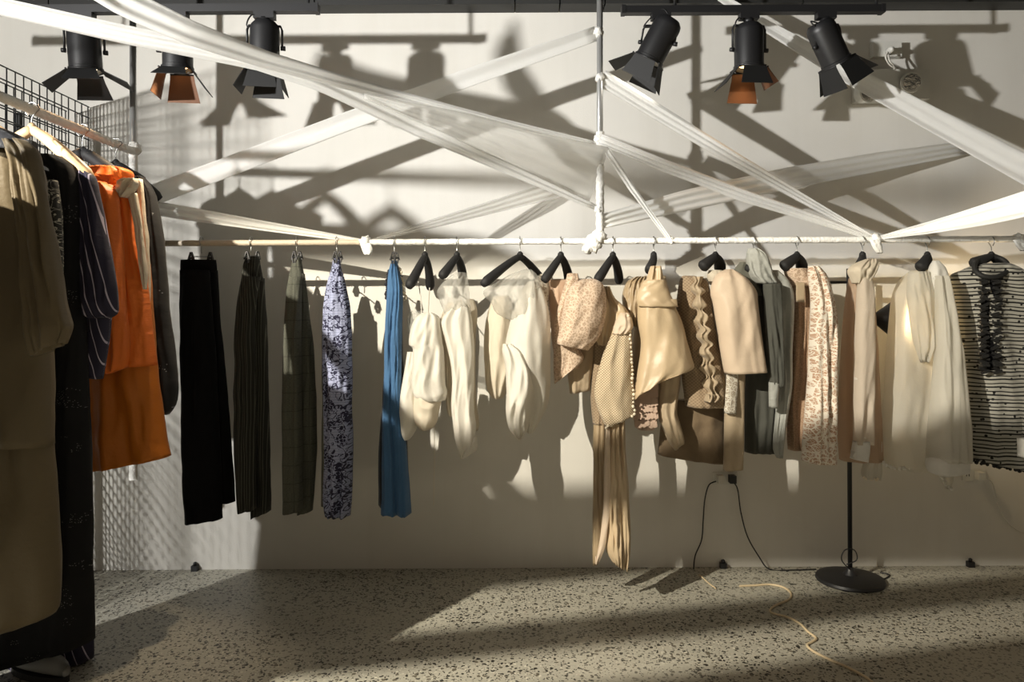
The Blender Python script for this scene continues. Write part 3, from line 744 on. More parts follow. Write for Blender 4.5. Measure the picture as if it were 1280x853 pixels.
# --- 3 tweed trousers
clip_hanger('wire clip hanger holding the grey-green trousers', 371, ((368, -0.08), (375, 0.06)), 316)
t = garment('trousers', 'grey-green checked wool trousers hanging narrow from clips', 'trousers', 373, 640)
loft('waistband', [(322, 367, 376), (335, 364, 378), (352, 361, 382)], RD, 0.05, K['tweed'], t, (3, 0.006), 7, nv=12)
loft('leg', [(348, 366, 382), (400, 368, 388), (450, 370, 393), (550, 371, 396), (372, 643, 391, 638)], RD + 0.035, 0.045, K['tweed'], t, (2, 0.014), 8, hem=0.005)
loft('leg', [(346, 361.5, 377), (375, 358, 377), (400, 356, 377), (450, 354, 377), (550, 353, 378), (354, 641, 378, 638)], RD - 0.035, 0.045, K['tweed'], t, (2, 0.014), 9, hem=0.005)
# --- 4 floral
clip_hanger('wire clip hanger holding the blue floral trousers', 421, ((419, -0.08), (425, 0.06)), 316)
t = garment('trousers', 'pale blue trousers printed with navy scrolling flowers', 'trousers', 422, 640)
loft('waistband', [(322, 417, 424.5), (335, 414.5, 426.5), (350, 411.5, 430)], RD, 0.05, K['floral'], t, (2, 0.006), 10, nv=12)
loft('leg', [(345, 412, 428), (400, 404, 424), (500, 403, 424), (402, 632, 424, 630)], RD + 0.045, 0.05, K['greymid'], t, (2, 0.010), 11)
loft('leg', [(346, 411.5, 430), (365, 407, 434), (385, 404.5, 438), (450, 403.5, 440), (500, 405, 440), (560, 406, 441), (620, 405.5, 440), (408, 643, 438, 644)], RD - 0.03, 0.05, K['floral'], t, (3, 0.022), 12, top=0.5, hem=0.006)
# --- 5 blue
clip_hanger('wire clip hanger holding the long blue skirt', 493, ((491, -0.07), (496, 0.05)), 317)
t = garment('skirt', 'long blue denim skirt with ruffled beaded waist and black lace underlayer', 'skirt', 493, 640)
loft('underskirt', [(345, 486, 503), (400, 483, 503), (500, 478, 506), (560, 474, 509), (473, 630, 513, 640)], RD + 0.05, 0.05, K['navylace'], t, (3, 0.012), 13)
loft('skirt_panel', [(326, 489.5, 496), (340, 486, 500), (360, 484, 503.5), (400, 482, 503), (500, 479.5, 502), (560, 478, 508), (610, 477.5, 512), (476.5, 640, 514.5, 642)], RD - 0.02, 0.05, K['blue'], t, (4, 0.018), 14, top=0.5, hem=0.012)
for s, (a, b_) in enumerate((((486, 338), (482, 372)), ((500, 336), (506.5, 375)))):
    beads('bead_ruffle', pline(a, b_, 26, RD - 0.02), 0.006, K['trim'] if s else K['navylace'], t, 0.005, s)

# --- 6 white blouse on edge-on hanger
hanger('black hanger turned edge-on with two white straps below it', 531, yaw=1.36, half=0.13, drop=0.125)
t = garment('blouse', 'ivory blouse with rounded puff sleeves dangling from two straps', 'blouse', 528, 545)
for a in (((523, 352, RD + 0.15), (526, 375, RD + 0.02), (527, 398, RD - 0.02)), ((537, 360, RD - 0.14), (536, 376, RD - 0.10), (535, 396, RD - 0.06))):
    ptube('strap', a, 0.0022, K['white'], t)
loft('neckline', [(389, 512, 529), (400, 509, 533), (420, 511, 533), (435, 514, 530)], RD + 0.04, 0.04, K['organza'], t, (3, 0.010), 20, nv=16)
loft('bodice', [(391, 529, 541), (397, 520, 549), (410, 514, 551.5), (431, 511.5, 553), (434, 516, 554), (460, 516, 556), (482, 515, 557), (519, 496, 559, 490), (530, 502, 557, 500)], RD - 0.05, 0.055, K['white'], t, (2, 0.020), 21, top=0.5)
loft('sleeve', [(440, 509, 518), (465, 505, 520), (490, 500.5, 521), (515, 497.5, 522), (535, 497.5, 521), (545, 499, 516), (550, 503, 511)], RD - 0.02, 0.06, K['white'], t, (1, 0.012), 22, power=2, hollow=False)
loft('sleeve', [(480, 518, 552), (500, 517, 552), (515, 517, 549), (528, 519, 546), (535, 524, 541), (538, 528, 536)], RD - 0.045, 0.06, K['cream'], t, (1, 0.012), 23, power=2, hollow=False)
ptube('dangling_cord', [(543, 530, RD), (543, 580, RD), (542, 632, RD)], 0.0012, K['cream'], t)
# --- 7 white, long
hanger('black hanger edge-on under a clear organza collar', 571, yaw=1.15, half=0.09, drop=0.085)
t = garment('blouse', 'ivory blouse with clear organza collar and one long folded sleeve', 'blouse', 575, 565)
loft('organza_collar', [(341, 570, 582), (352, 555, 585), (365, 546, 587), (378, 551, 588), (395, 556, 589)], RD - 0.03, 0.07, K['organza'], t, (4, 0.014), 24, nv=20, crump=0.02)
loft('back_panel', [(374, 584, 592), (385, 583, 596), (400, 583, 596.5), (415, 585, 595), (450, 586, 594), (500, 586, 595), (530, 588, 599), (538, 590, 598)], RD + 0.05, 0.03, K['cream'], t, (1, 0.008), 25)
loft('far_side', [(378, 560, 576), (400, 550, 574), (430, 553, 575), (480, 556, 575), (515, 559, 575), (520, 562, 574)], RD + 0.02, 0.05, K['cream'], t, (2, 0.012), 26)
loft('sleeve', [(376, 570, 579), (385, 562, 586), (400, 552, 590), (412, 553, 591), (430, 558, 592.5), (470, 565, 593), (510, 564, 592), (530, 566, 595), (545, 568, 594), (558, 571, 592), (573, 575, 581)], RD - 0.06, 0.04, K['white'], t, (2, 0.018), 27, top=0.5)
loft('cuff', [(545, 588, 595), (578, 572.5, 596.5, 552), (579, 573, 597.5, 562)], RD - 0.075, 0.02, K['white'], t, (1, 0.006), 28, nv=10)
# --- 8 white, two big puffs
hanger('broad black hanger showing both arms under a veil of organza', 650, yaw=0.92, half=0.21, drop=0.115)
t = garment('blouse', 'ivory blouse with two huge puff sleeves and sheer veil neckline', 'blouse', 650, 540)
loft('veil_neckline', [(337, 655, 664), (345, 634, 672), (358, 614, 676), (366, 604, 677), (378, 614, 676), (392, 622, 672), (402, 640, 664)], RD - 0.04, 0.08, K['organza'], t, (5, 0.016), 29, nv=24, crump=0.025)
loft('lace_yoke', [(345, 672, 684), (355, 668, 686), (370, 666, 686), (390, 668, 682)], RD + 0.02, 0.04, K['whitelace'], t, (2, 0.008), 30, nv=14)
loft('sleeve', [(370, 617, 636), (380, 613, 640), (400, 607.5, 641), (430, 604.5, 641), (460, 606, 640), (480, 607.5, 636), (492, 611, 633), (498, 616, 628)], RD + 0.05, 0.085, K['cream'], t, (2, 0.014), 31, power=2, hollow=False, belly=0.2)
loft('sleeve', [(352, 660, 672), (365, 652, 679), (385, 643, 685), (405, 637, 687.5), (430, 632, 688), (455, 633, 688), (480, 635, 688), (505, 642, 685), (522, 650, 677), (540, 656, 668)], RD - 0.06, 0.10, K['white'], t, (2, 0.022), 32, power=2, hollow=False, top=0.5, belly=0.2)
loft('drape', [(430, 629, 640), (440, 628, 655), (460, 632, 664), (490, 633, 668), (515, 632.5, 664), (535, 636, 660), (545, 643, 655), (549, 648, 652)], RD - 0.13, 0.06, K['white'], t, (2, 0.024), 33, power=2, hollow=False, top=0.6)
# --- 9 peach lace
hanger('black hanger wearing the peach lace blouse', 701, yaw=0.85, half=0.085, drop=0.10)
t = garment('blouse', 'peach lace blouse with a rounded cap sleeve', 'blouse', 715, 480)
loft('lace_shoulder', [(343, 672, 690), (355, 675, 692), (380, 680, 692), (410, 683, 692)], RD + 0.10, 0.03, K['whitelace'], t, (2, 0.008), 34, nv=14)
loft('bodice', [(350, 684, 716), (370, 686, 718), (400, 688, 722), (440, 692, 726), (460, 700, 730)], RD + 0.04, 0.05, K['peach'], t, (2, 0.012), 35)
loft('front_edge', [(342, 709, 722), (352, 707, 724), (375, 700, 716), (400, 694, 712), (425, 692.5, 714), (440, 692, 727), (692, 462, 728, 452), (693, 480, 700, 474)], RD - 0.02, 0.035, K['peachlace'], t, (2, 0.012), 36)
loft('sleeve', [(349, 728, 744), (355, 716, 753), (370, 708, 757), (390, 704, 757), (410, 700, 753), (425, 697, 746), (697, 430, 735, 438)], RD - 0.09, 0.075, K['peachlace'], t, (2, 0.016), 37, belly=0.2)
loft('lower_back', [(425, 712, 745), (450, 709, 742), (712, 492, 737, 488)], RD + 0.03, 0.03, K['khaki'], t, (2, 0.008), 38, nv=16)
# --- 10 gold satin, crochet
hanger('black hanger tilted over the crochet waistcoat', 766, yaw=0.95, half=0.095, drop=0.10)
t = garment('waistcoat', 'cream crochet waistcoat with pearl edging over satin shoulder', 'waistcoat', 770, 520)
loft('satin_shoulder', [(358, 752, 762), (372, 750, 768), (386, 746, 782), (400, 741, 788), (415, 741, 782), (432, 748, 766)], RD - 0.03, 0.06, K['gold'], t, (3, 0.02), 39, nv=24, top=0.6)
loft('collar', [(391, 775, 786), (400, 770, 790), (410, 766, 791), (418, 765, 784)], RD - 0.10, 0.03, K['shell'], t, (2, 0.01), 40, nv=14)
loft('inner_side', [(420, 742, 770), (450, 741, 764), (490, 738, 760), (530, 741, 757)], RD + 0.03, 0.04, K['tanmesh'], t, (2, 0.01), 41)
loft('front_panel', [(400, 778, 787), (412, 768, 788.5), (430, 758, 789.5), (460, 749, 791), (490, 743, 792.5), (510, 747, 793), (757, 534, 793.5, 517)], RD - 0.09, 0.04, K['crochet'], t, (2, 0.010), 42)
beads('pearl_edging', pline((786, 395), (793, 518), 26, RD - 0.12) + pline((757, 535), (793, 519), 11, RD - 0.12), 0.006, K['trim'], t, 0.003, 3)
t = garment('trousers', 'long bronze satin trousers trailing to the floor below the crochet waistcoat', 'trousers', 765, 700)
loft('leg', [(525, 742, 757), (580, 741.5, 757), (640, 741, 757), (690, 740.5, 754), (741, 707, 749, 702)], RD + 0.02, 0.03, K['golddark'], t, (2, 0.014), 43)
loft('leg', [(525, 758, 781), (560, 756, 782), (600, 755, 785), (640, 755, 787), (670, 756, 788), (758, 688, 787, 692), (764, 700, 784, 712)], RD - 0.06, 0.045, K['gold'], t, (4, 0.026), 44, top=0.6)
loft('drape_fold', [(535, 757, 763), (580, 756, 764), (620, 755, 765), (660, 752, 760), (685, 748, 756), (705, 744, 748)], RD - 0.10, 0.015, K['shell'], t, (1, 0.006), 45)
# --- 11 satin
hanger('black hanger edge-on inside the gold satin blouse', 817, yaw=1.40, half=0.06, drop=0.06)
t = garment('blouse', 'gold satin blouse with wide bell sleeve and gathered puff', 'blouse', 830, 540)
loft('puff', [(346, 794, 808), (352, 784, 808), (368, 778, 806), (385, 778.5, 804), (400, 781, 802), (408, 786, 800)], RD + 0.0, 0.06, K['golddark'], t, (4, 0.018), 46, nv=24, top=0.8, power=2)
loft('body', [(345, 805, 832), (380, 796, 840), (430, 791, 850), (480, 790, 850), (500, 796, 846)], RD + 0.02, 0.05, K['khaki'], t, (2, 0.012), 47)
loft('sleeve', [(333, 813, 826), (345, 809, 828.5), (360, 804, 832), (378, 798, 840), (400, 797, 851), (425, 801, 858), (445, 800, 864), (796, 470, 866, 461), (793, 492, 838, 468), (793, 500, 800, 488)], RD - 0.10, 0.055, K['gold'], t, (2, 0.02), 48, top=0.5)
loft('shoulder_fold', [(350, 806, 831), (364, 798, 836), (376, 796, 842), (384, 799, 848)], RD - 0.135, 0.03, K['gold'], t, (1, 0.012), 148, nv=16, power=2)
loft('petal_trim', [(478, 798, 821), (492, 795, 822), (510, 793, 823), (532, 793, 820), (537, 798, 816)], RD - 0.02, 0.045, K['petal'], t, (5, 0.012), 49, nv=24, top=0.9)
off = root_off(t); g = G(); rnd = random.Random(5)
for r_ in range(6):
    for c_ in range(6):
        q = P(796 + c_ * 4.6 + rnd.uniform(-1, 1), 484 + r_ * 9 + rnd.uniform(-1.5, 1.5), RD - 0.075) - off
        g.add([q + Vector((-0.009, 0.006, 0.012)), q + Vector((0.009, 0.006, 0.012)), q + Vector((0.010, -0.004, -0.012)), q + Vector((0, -0.007, -0.017)), q + Vector((-0.010, -0.004, -0.012)), q + Vector((0, 0.012, 0))], [(0, 1, 2, 3, 4), (0, 5, 1), (1, 5, 2), (2, 5, 3), (3, 5, 4), (4, 5, 0)])
mk('petals', g.v, g.f, K['petal'], t, False)['kind'] = 'stuff'
loft('side_panel', [(465, 824, 850), (490, 823, 848), (515, 822, 846), (530, 826, 850), (553, 836, 855), (843, 563, 851, 556)], RD - 0.03, 0.04, K['khaki'], t, (2, 0.014), 50)
# --- 12 tan ruffled mesh top over brown skirt, shell silk sleeve
hanger('black hanger between the ruffled mesh top and the shell-pink sleeve', 894, yaw=0.7, half=0.065, drop=0.045, fat=1.25)
t = garment('top', 'tan mesh top with a ruffled front edge', 'top', 875, 500)
loft('body', [(345, 853, 868), (350, 850, 882), (370, 847, 888), (400, 846, 893), (440, 848, 900), (470, 852, 905), (508, 857, 909)], RD - 0.0, 0.06, K['tanmesh'], t, (3, 0.014), 51)
loft('ruffle', [(346 + i * 6, 864 + i * 0.75 + 3.5 * math.sin(i * 1.9), 876 + i * 0.8 + 4 * math.sin(i * 2.3 + 1)) for i in range(27)], RD - 0.070, 0.022, K['khaki'], t, (2, 0.016), 60, 14, 70, top=1.0, crump=0.03)
t = garment('skirt', 'short brown wool skirt hanging below the mesh top', 'skirt', 865, 570)
loft('skirt_body', [(500, 830, 905), (530, 826, 905), (822, 568, 906, 580)], RD + 0.06, 0.04, K['brownskirt'], t, (3, 0.012), 70)
t = garment('blouse', 'shell-pink silk blouse with a broad flared sleeve', 'blouse', 925, 460)
loft('collar', [(338, 886, 902), (346, 884, 908), (356, 888, 906)], RD + 0.0, 0.04, K['cream'], t, (2, 0.01), 71, nv=12)
loft('sleeve', [(337, 906, 916), (342, 897, 924), (352, 891, 936), (365, 888, 945), (378, 891, 946.5), (400, 895, 949), (440, 901, 954), (906, 467, 957.5, 465)], RD - 0.09, 0.055, K['shell'], t, (2, 0.014), 72, top=0.4)
t = garment('trousers', 'slim khaki silk trousers with lace knee patch under the flared sleeve', 'trousers', 915, 580)
loft('leg', [(460, 908, 931), (500, 906, 930), (550, 905, 929), (904, 588, 928, 585)], RD - 0.03, 0.035, K['khaki'], t, (1, 0.010), 73)
loft('lace_patch', [(462, 908, 923), (490, 907, 922), (905, 516, 920, 518)], RD - 0.072, 0.012, K['whitelace'], t, (1, 0.004), 74, nv=16)
# --- 13 grey shirt and dark jacket
hanger('black hanger inside the pale grey collar', 942, yaw=1.25, half=0.07, drop=0.07, neck=0.05)
t = garment('shirt', 'pale grey silk shirt with an upright collar and trailing front', 'shirt', 960, 560)
loft('collar', [(311, 935, 947), (318, 933, 956), (330, 933, 962), (345, 936, 967), (355, 944, 972)], RD - 0.05, 0.05, K['greypale'], t, (3, 0.014), 75, nv=20, top=0.7)
loft('front', [(338, 960, 972), (352, 960, 986), (370, 962, 992), (400, 968, 991), (440, 970, 989), (480, 972, 989), (520, 969, 984), (560, 966, 979), (572, 970, 978)], RD - 0.04, 0.03, K['greypale'], t, (2, 0.014), 76)
loft('cuff', [(478, 961, 974), (495, 961, 973), (961, 510, 972, 510)], RD - 0.10, 0.02, K['greypale'], t, (1, 0.004), 77, nv=10)
t = garment('jacket', 'dark grey-green jacket hanging behind the pale grey shirt', 'jacket', 955, 560)
loft('body', [(335, 922, 945), (350, 922, 960), (400, 925, 972), (450, 930, 975), (520, 931, 974), (565, 931, 970)], RD + 0.05, 0.05, K['greydark'], t, (3, 0.014), 78)
loft('lapel', [(328, 925, 934), (340, 917, 940), (352, 926, 946), (370, 944, 952)], RD - 0.02, 0.03, K['greymid'], t, (1, 0.008), 79, nv=14)
loft('sleeve', [(355, 954, 976), (380, 955, 977), (430, 958, 978), (478, 961, 979), (484, 962, 977)], RD - 0.09, 0.045, K['greydark'], t, (2, 0.012), 80)
# --- 14 rose lace
hanger('black hanger in the neck of the rose lace blouse', 996, yaw=0.6, half=0.065, drop=0.045, fat=1.25)
t = garment('blouse', 'rose lace blouse with white rosette-lace sleeves', 'blouse', 1015, 570)
loft('neckline', [(336, 980, 1008), (345, 982, 1012), (358, 988, 1016)], RD + 0.0, 0.04, K['peachlace'], t, (2, 0.01), 81, nv=12)
loft('body', [(340, 990, 1010), (370, 991, 1020), (420, 988, 1018), (480, 985, 1014), (520, 983, 1010), (562, 985, 1008)], RD + 0.03, 0.06, K['roselace'], t, (3, 0.014), 82)
loft('sleeve', [(333, 1010, 1022), (345, 1010, 1032), (370, 1013, 1040), (400, 1013, 1044), (440, 1011, 1045), (480, 1009, 1045), (520, 1006, 1044), (560, 1003, 1043), (1003, 576, 1043, 578)], RD - 0.07, 0.055, K['whitecrochet'], t, (3, 0.022), 83, top=0.5)
loft('swing_tag', [(353, 995, 1006), (360, 995, 1006), (378, 995, 1006)], RD - 0.06, 0.002, K['khaki'], t, (1, 0.0), 84, 8, 6, crump=0)
# --- 15 peach organza shirt
hanger('black hanger almost hidden by the frilled peach collar', 1078, yaw=1.3, half=0.05, drop=0.06)
t = garment('shirt', 'sheer peach organza shirt with beaded sleeve and white cuff', 'shirt', 1075, 580)
loft('collar', [(324, 1082, 1095), (330, 1068, 1097), (338, 1060, 1094), (348, 1063, 1089), (355, 1066, 1084)], RD - 0.04, 0.05, K['cream'], t, (4, 0.014), 85, nv=18, top=0.8)
loft('body', [(348, 1062, 1086), (370, 1058, 1090), (420, 1054, 1094), (480, 1050, 1097), (540, 1048, 1100), (575, 1050, 1101)], RD + 0.03, 0.06, K['peachsheer'], t, (3, 0.016), 86)
loft('sleeve', [(345, 1074, 1088), (360, 1072, 1091), (400, 1070, 1092), (450, 1068, 1092), (500, 1067, 1091), (555, 1067, 1090)], RD - 0.06, 0.045, K['beadsheer'], t, (1, 0.012), 87)
loft('cuff', [(551, 1067, 1087), (562, 1065, 1086), (1063, 573, 1084, 577)], RD - 0.065, 0.045, K['whitesolid'], t, (1, 0.004), 88, nv=12)
loft('sheer_hem', [(540, 1086, 1101), (570, 1083, 1101), (590, 1077, 1101), (1078, 597, 1099, 599)], RD + 0.0, 0.03, K['whitesheer'], t, (2, 0.01), 89, nv=16)
beads('hem_beads', pline((1080, 598), (1100, 600), 9, RD - 0.03), 0.005, K['trim'], t, 0.003, 5)
# --- 16 white sheer
hanger('black hanger under the white organza blouse collar', 1159, yaw=0.9, half=0.05, drop=0.05, fat=1.2)
t = garment('blouse', 'sheer white organza blouse with pompom hem and turned-back cuff', 'blouse', 1160, 590)
loft('body', [(338, 1140, 1166), (350, 1127, 1172), (370, 1117, 1182), (400, 1113, 1190), (450, 1109, 1194), (520, 1104, 1196), (560, 1102, 1196), (585, 1110, 1190)], RD + 0.03, 0.07, K['whitesheer'], t, (4, 0.018), 90)
loft('draped_yoke', [(340, 1136, 1160), (365, 1134, 1168), (400, 1138, 1168), (430, 1143, 1166), (453, 1150, 1158)], RD - 0.05, 0.03, K['whitesheer'], t, (3, 0.016), 91, nv=24)
loft('collar', [(326, 1166, 1173), (335, 1162, 1180), (350, 1160, 1184), (372, 1166, 1188)], RD - 0.06, 0.035, K['whitesolid'], t, (1, 0.008), 92, nv=16)
loft('sleeve', [(345, 1168, 1184), (370, 1169, 1190), (400, 1170, 1195), (450, 1168, 1201), (500, 1164, 1205), (540, 1161, 1208), (575, 1160, 1209)], RD - 0.09, 0.06, K['whitesheer'], t, (3, 0.02), 93, top=0.5)
loft('sleeve_lining', [(365, 1173, 1188), (420, 1173, 1195), (480, 1170, 1200), (570, 1166, 1205)], RD - 0.085, 0.045, K['whitesolid'], t, (2, 0.014), 94)
loft('cuff', [(1163, 571, 1210, 566), (1159, 578, 1210, 574), (1162, 590, 1210, 583), (1170, 594, 1208, 588)], RD - 0.10, 0.055, K['whitesolid'], t, (1, 0.008), 95, nv=14)
loft('shirt_tail', [(590, 1174, 1192), (600, 1176, 1190), (611, 1182, 1187)], RD + 0.02, 0.02, K['whitesheer'], t, (1, 0.006), 96, nv=10)
beads('pompoms', pline((1104, 578), (1116, 586), 6, RD - 0.04) + pline((1116, 586), (1160, 588), 14, RD - 0.04) + pline((1176, 596), (1188, 612), 9, RD - 0.0) + pline((1168, 345), (1176, 370), 7, RD - 0.09), 0.0062, K['whitesolid'], t, 0.005, 6)
# --- 17 striped tunic
hanger('black hanger filling the neck of the striped tunic', 1239, yaw=0.35, half=0.085, drop=0.03, fat=1.15)
t = garment('tunic', 'grey and black horizontally striped tunic with black frilled placket', 'tunic', 1240, 580)
loft('body', [(330, 1222, 1258), (337, 1206, 1272), (345, 1189, 1288), (360, 1190, 1296), (400, 1193, 1298), (450, 1199, 1298), (500, 1204, 1298), (550, 1207, 1300), (1208, 573, 1302, 590)], RD + 0.0, 0.075, K['rows'], t, (3, 0.016), 97)
loft('sleeve', [(360, 1284, 1300), (450, 1284, 1306), (545, 1276, 1306)], RD - 0.08, 0.04, K['rows'], t, (2, 0.01), 98)
loft('cuff', [(548, 1272, 1300), (560, 1272, 1300), (571, 1272, 1300)], RD - 0.10, 0.04, K['whitesolid'], t, (1, 0.004), 99, nv=10)
off = root_off(t); g = G()
ring = [P(1239 + 21 * math.cos(a), 334 + 13 * math.sin(a), RD - 0.05 - 0.045 * math.sin(a)) - off for a in [2 * PI * i / 28 for i in range(29)]]
g.tube(ring, 0.010, 8); mk('collar', g.v, g.f, K['blacktrim'], t)
for xx in (1230, 1246):
    g = G()
    for i in range(44):
        yy = 345 + i * 2.8; q = P(xx + 2.4 * math.sin(i * 2.1), yy, RD - 0.088 + 0.01 * math.sin(i * 1.7)) - off
        g.box(q, (0.030, 0.012, 0.009), Matrix.Rotation(0.5 * math.sin(i * 3.3), 3, 'Y'))
    mk('placket_frill', g.v, g.f, K['blacktrim'], t, False)
loft('placket', [(346, 1226, 1250), (400, 1226, 1250), (455, 1227, 1250), (463, 1230, 1248)], RD - 0.072, 0.010, K['velvet'], t, (2, 0.003), 101, nv=16)
beads('fringe', pline((1209, 575), (1300, 591), 46, RD - 0.05), 0.0075, K['blacktrim'], t, 0.007, 7)

# ------------------------------------------------------------------ clothes on the side rail
def side_hanger(label, D, mat, half=0.21, drop=0.13, fat=1.25, neck=0.075):
    return hanger(label, 0, D, 0.12, half, drop, mat, group='hangers on the side rail', along='y', zr=ZS, neck=neck, fat=fat, xw=XS)
side_hanger('thin black hanger above the orange dress ruffle', 2.86, 'blackm', half=0.15)
side_hanger('thick black hanger behind the wooden one on the side rail', 2.64, 'blackm', fat=1.5, half=0.16)
side_hanger('pale wooden hanger on the side rail', 2.36, 'wood', fat=1.2, neck=0.06, half=0.165, drop=0.15)
side_hanger('wooden hanger at the neck of the olive-tan dress', 2.10, 'wood', fat=1.2, neck=0.085, half=0.15, drop=0.12)
SG = 'clothes on the side rail'
def sg(name, label, cat, px, py, D): return garment(name, label, cat, px, py, D, SG)
t = sg('jacket', 'black sheer beaded jacket with long sleeve at the end of the side rail', 'jacket', 190, 500, 2.86)
loft('body', [(214, 120, 170), (224, 105, 182), (300, 104, 186), (400, 108, 188), (500, 112, 192)], 2.88, 0.05, K['blackgloss'], t, (3, 0.014), 110)
loft('sleeve', [(221, 168, 180), (230, 172, 188), (245, 176, 195), (290, 178, 203), (350, 180, 208.5), (420, 185, 215), (465, 190, 221), (490, 194, 222.5), (508, 199, 219), (518, 205, 212)], 2.80, 0.05, K['blackgloss'], t, (2, 0.018), 111, top=0.4)
loft('print_front', [(224, 166, 178), (245, 170, 184), (300, 172, 186), (360, 174, 188)], 2.82, 0.02, K['scroll'], t, (1, 0.006), 112, nv=16)
t = sg('blouse', 'bone satin blouse with knotted bow neck beside the orange dress', 'blouse', 175, 400, 2.76)
loft('bow_knot', [(224, 160, 172), (229, 150, 174), (236, 148, 172), (243, 150, 166), (248, 154, 160)], 2.60, 0.010, K['bone'], t, (3, 0.02), 113, nv=20, top=1.0, crump=0.02)
loft('front_edge', [(224, 168, 177), (245, 171, 180), (300, 178, 185), (380, 182, 188.5), (440, 184, 190.5), (472, 186, 191)], 2.70, 0.012, K['bone'], t, (1, 0.006), 114)
loft('bow_tail', [(242, 160, 172), (270, 166, 176), (300, 170, 180), (340, 176, 184), (362, 180, 184)], 2.61, 0.010, K['bone'], t, (1, 0.006), 115)
t = sg('dress', 'bright orange silk dress with gathered ruffle neck and flared skirt', 'dress', 150, 570, 2.66)
loft('skirt', [(300, 116, 182), (380, 113, 190), (450, 110, 195), (500, 111, 201), (550, 112, 208), (113, 587, 213.5, 570)], 2.72, 0.075, K['orangedark'], t, (4, 0.026), 116, top=0.4)
loft('ruffle_neck', [(211, 118, 158), (215, 108, 166), (222, 106, 166), (232, 108, 160), (238, 112, 156)], 2.66, 0.06, K['orange'], t, (9, 0.014), 117, nv=18, top=1.0, crump=0.014)
loft('bodice', [(234, 112, 160), (250, 114, 168), (300, 118, 174), (370, 120, 186), (420, 122, 192), (457, 124, 195.5)], 2.64, 0.06, K['orange'], t, (4, 0.022), 118, top=0.5)
loft('sleeve', [(228, 112, 132), (240, 114, 146), (265, 118, 150), (300, 124, 153), (350, 130, 156), (400, 134, 160), (440, 136, 162), (135, 468, 160, 459)], 2.56, 0.04, K['orange'], t, (2, 0.018), 119, top=0.5)
t = sg('dress', 'long navy chalk-striped dress with balloon sleeve', 'dress', 95, 800, 2.46)
loft('body', [(212, 80, 112), (240, 66, 118), (320, 62, 112), (500, 50, 108), (700, 20, 113), (770, 0, 117), (-50, 852, 117.5, 822)], 2.52, 0.06, K['chalk'], t, (4, 0.02), 120)
loft('sleeve', [(214, 94, 112), (222, 91, 120), (240, 92, 124), (280, 96, 131), (320, 99, 139), (355, 100, 145), (378, 101, 147.5), (392, 108, 146), (398, 116, 138)], 2.40, 0.06, K['chalk'], t, (4, 0.014), 121, top=0.4, power=2)
loft('cuff', [(394, 113, 138), (420, 112, 136), (445, 111, 133), (110, 471, 128, 474)], 2.41, 0.035, K['chalk'], t, (1, 0.006), 122, nv=16)
t = sg('dress', 'long black sequinned dress sweeping to the floor', 'dress', 80, 800, 2.32)
loft('body', [(196, 36, 78), (210, 44, 94), (235, 50, 99), (300, 56, 102), (400, 50, 106), (500, 40, 110), (600, 24, 114), (700, 4, 116), (-30, 838, 118.5, 799)], 2.36, 0.06, K['sequin'], t, (4, 0.02), 123)
loft('print_edge', [(226, 58, 72), (260, 58, 76), (300, 60, 78), (345, 62, 78)], 2.28, 0.02, K['scroll'], t, (1, 0.008), 124, nv=16)
t = sg('dress', 'loose olive-tan dress with short wide sleeve and layered skirt', 'dress', 30, 760, 2.08)
loft('skirt', [(500, -70, 60), (560, -80, 66), (620, -88, 70), (690, -95, 74), (740, -98, 75), (765, -98, 70), (-100, 800, 40, 778)], 2.12, 0.09, K['tan'], t, (4, 0.024), 126, top=0.5, power=2)
loft('body', [(166, -40, 12), (176, -60, 30), (190, -70, 42), (220, -76, 49), (300, -80, 56), (400, -82, 62), (480, -84, 64), (-86, 545, 63, 557)], 2.09, 0.09, K['tan'], t, (4, 0.018), 127, top=0.3)
loft('sleeve', [(176, 6, 34), (188, 12, 46), (210, 18, 52), (250, 24, 60), (300, 30, 70), (350, 36, 78), (395, 40, 86), (42, 430, 89, 409), (46, 446, 82, 428)], 2.00, 0.06, K['tan'], t, (3, 0.022), 128, top=0.4)
loft('collar', [(160, -40, 2), (168, -42, 22), (180, -40, 40), (190, -30, 46)], 2.02, 0.05, K['blackgloss'], t, (1, 0.006), 129, nv=10)
side_hanger('wooden hanger holding the olive coat added out of view on the side rail', 1.62, 'wood', fat=1.0, neck=0.21, half=0.13, drop=0.05)
t = sg('coat', 'plain olive coat added out of view on the side rail to shade the dresses behind it', 'coat', -200, 700, 1.62)  # added coat, keeps lamp light off the side rail clothes
CX = lambda X: 640 + X * F / 1.62
CYz = lambda z: HOR - (z - CZ) * F / 1.62
loft('body', [(CYz(1.655), CX(-1.58), CX(-1.46)), (CYz(1.60), CX(-1.72), CX(-1.35)), (CYz(1.2), CX(-1.76), CX(-1.30)), (CYz(0.35), CX(-1.78), CX(-1.28))], 1.62, 0.07, K['tan'], t, (4, 0.02), 140)
loft('sleeve', [(CYz(1.60), CX(-1.40), CX(-1.34)), (CYz(1.45), CX(-1.40), CX(-1.27)), (CYz(1.1), CX(-1.38), CX(-1.25))], 1.60, 0.05, K['tan'], t, (2, 0.015), 141)
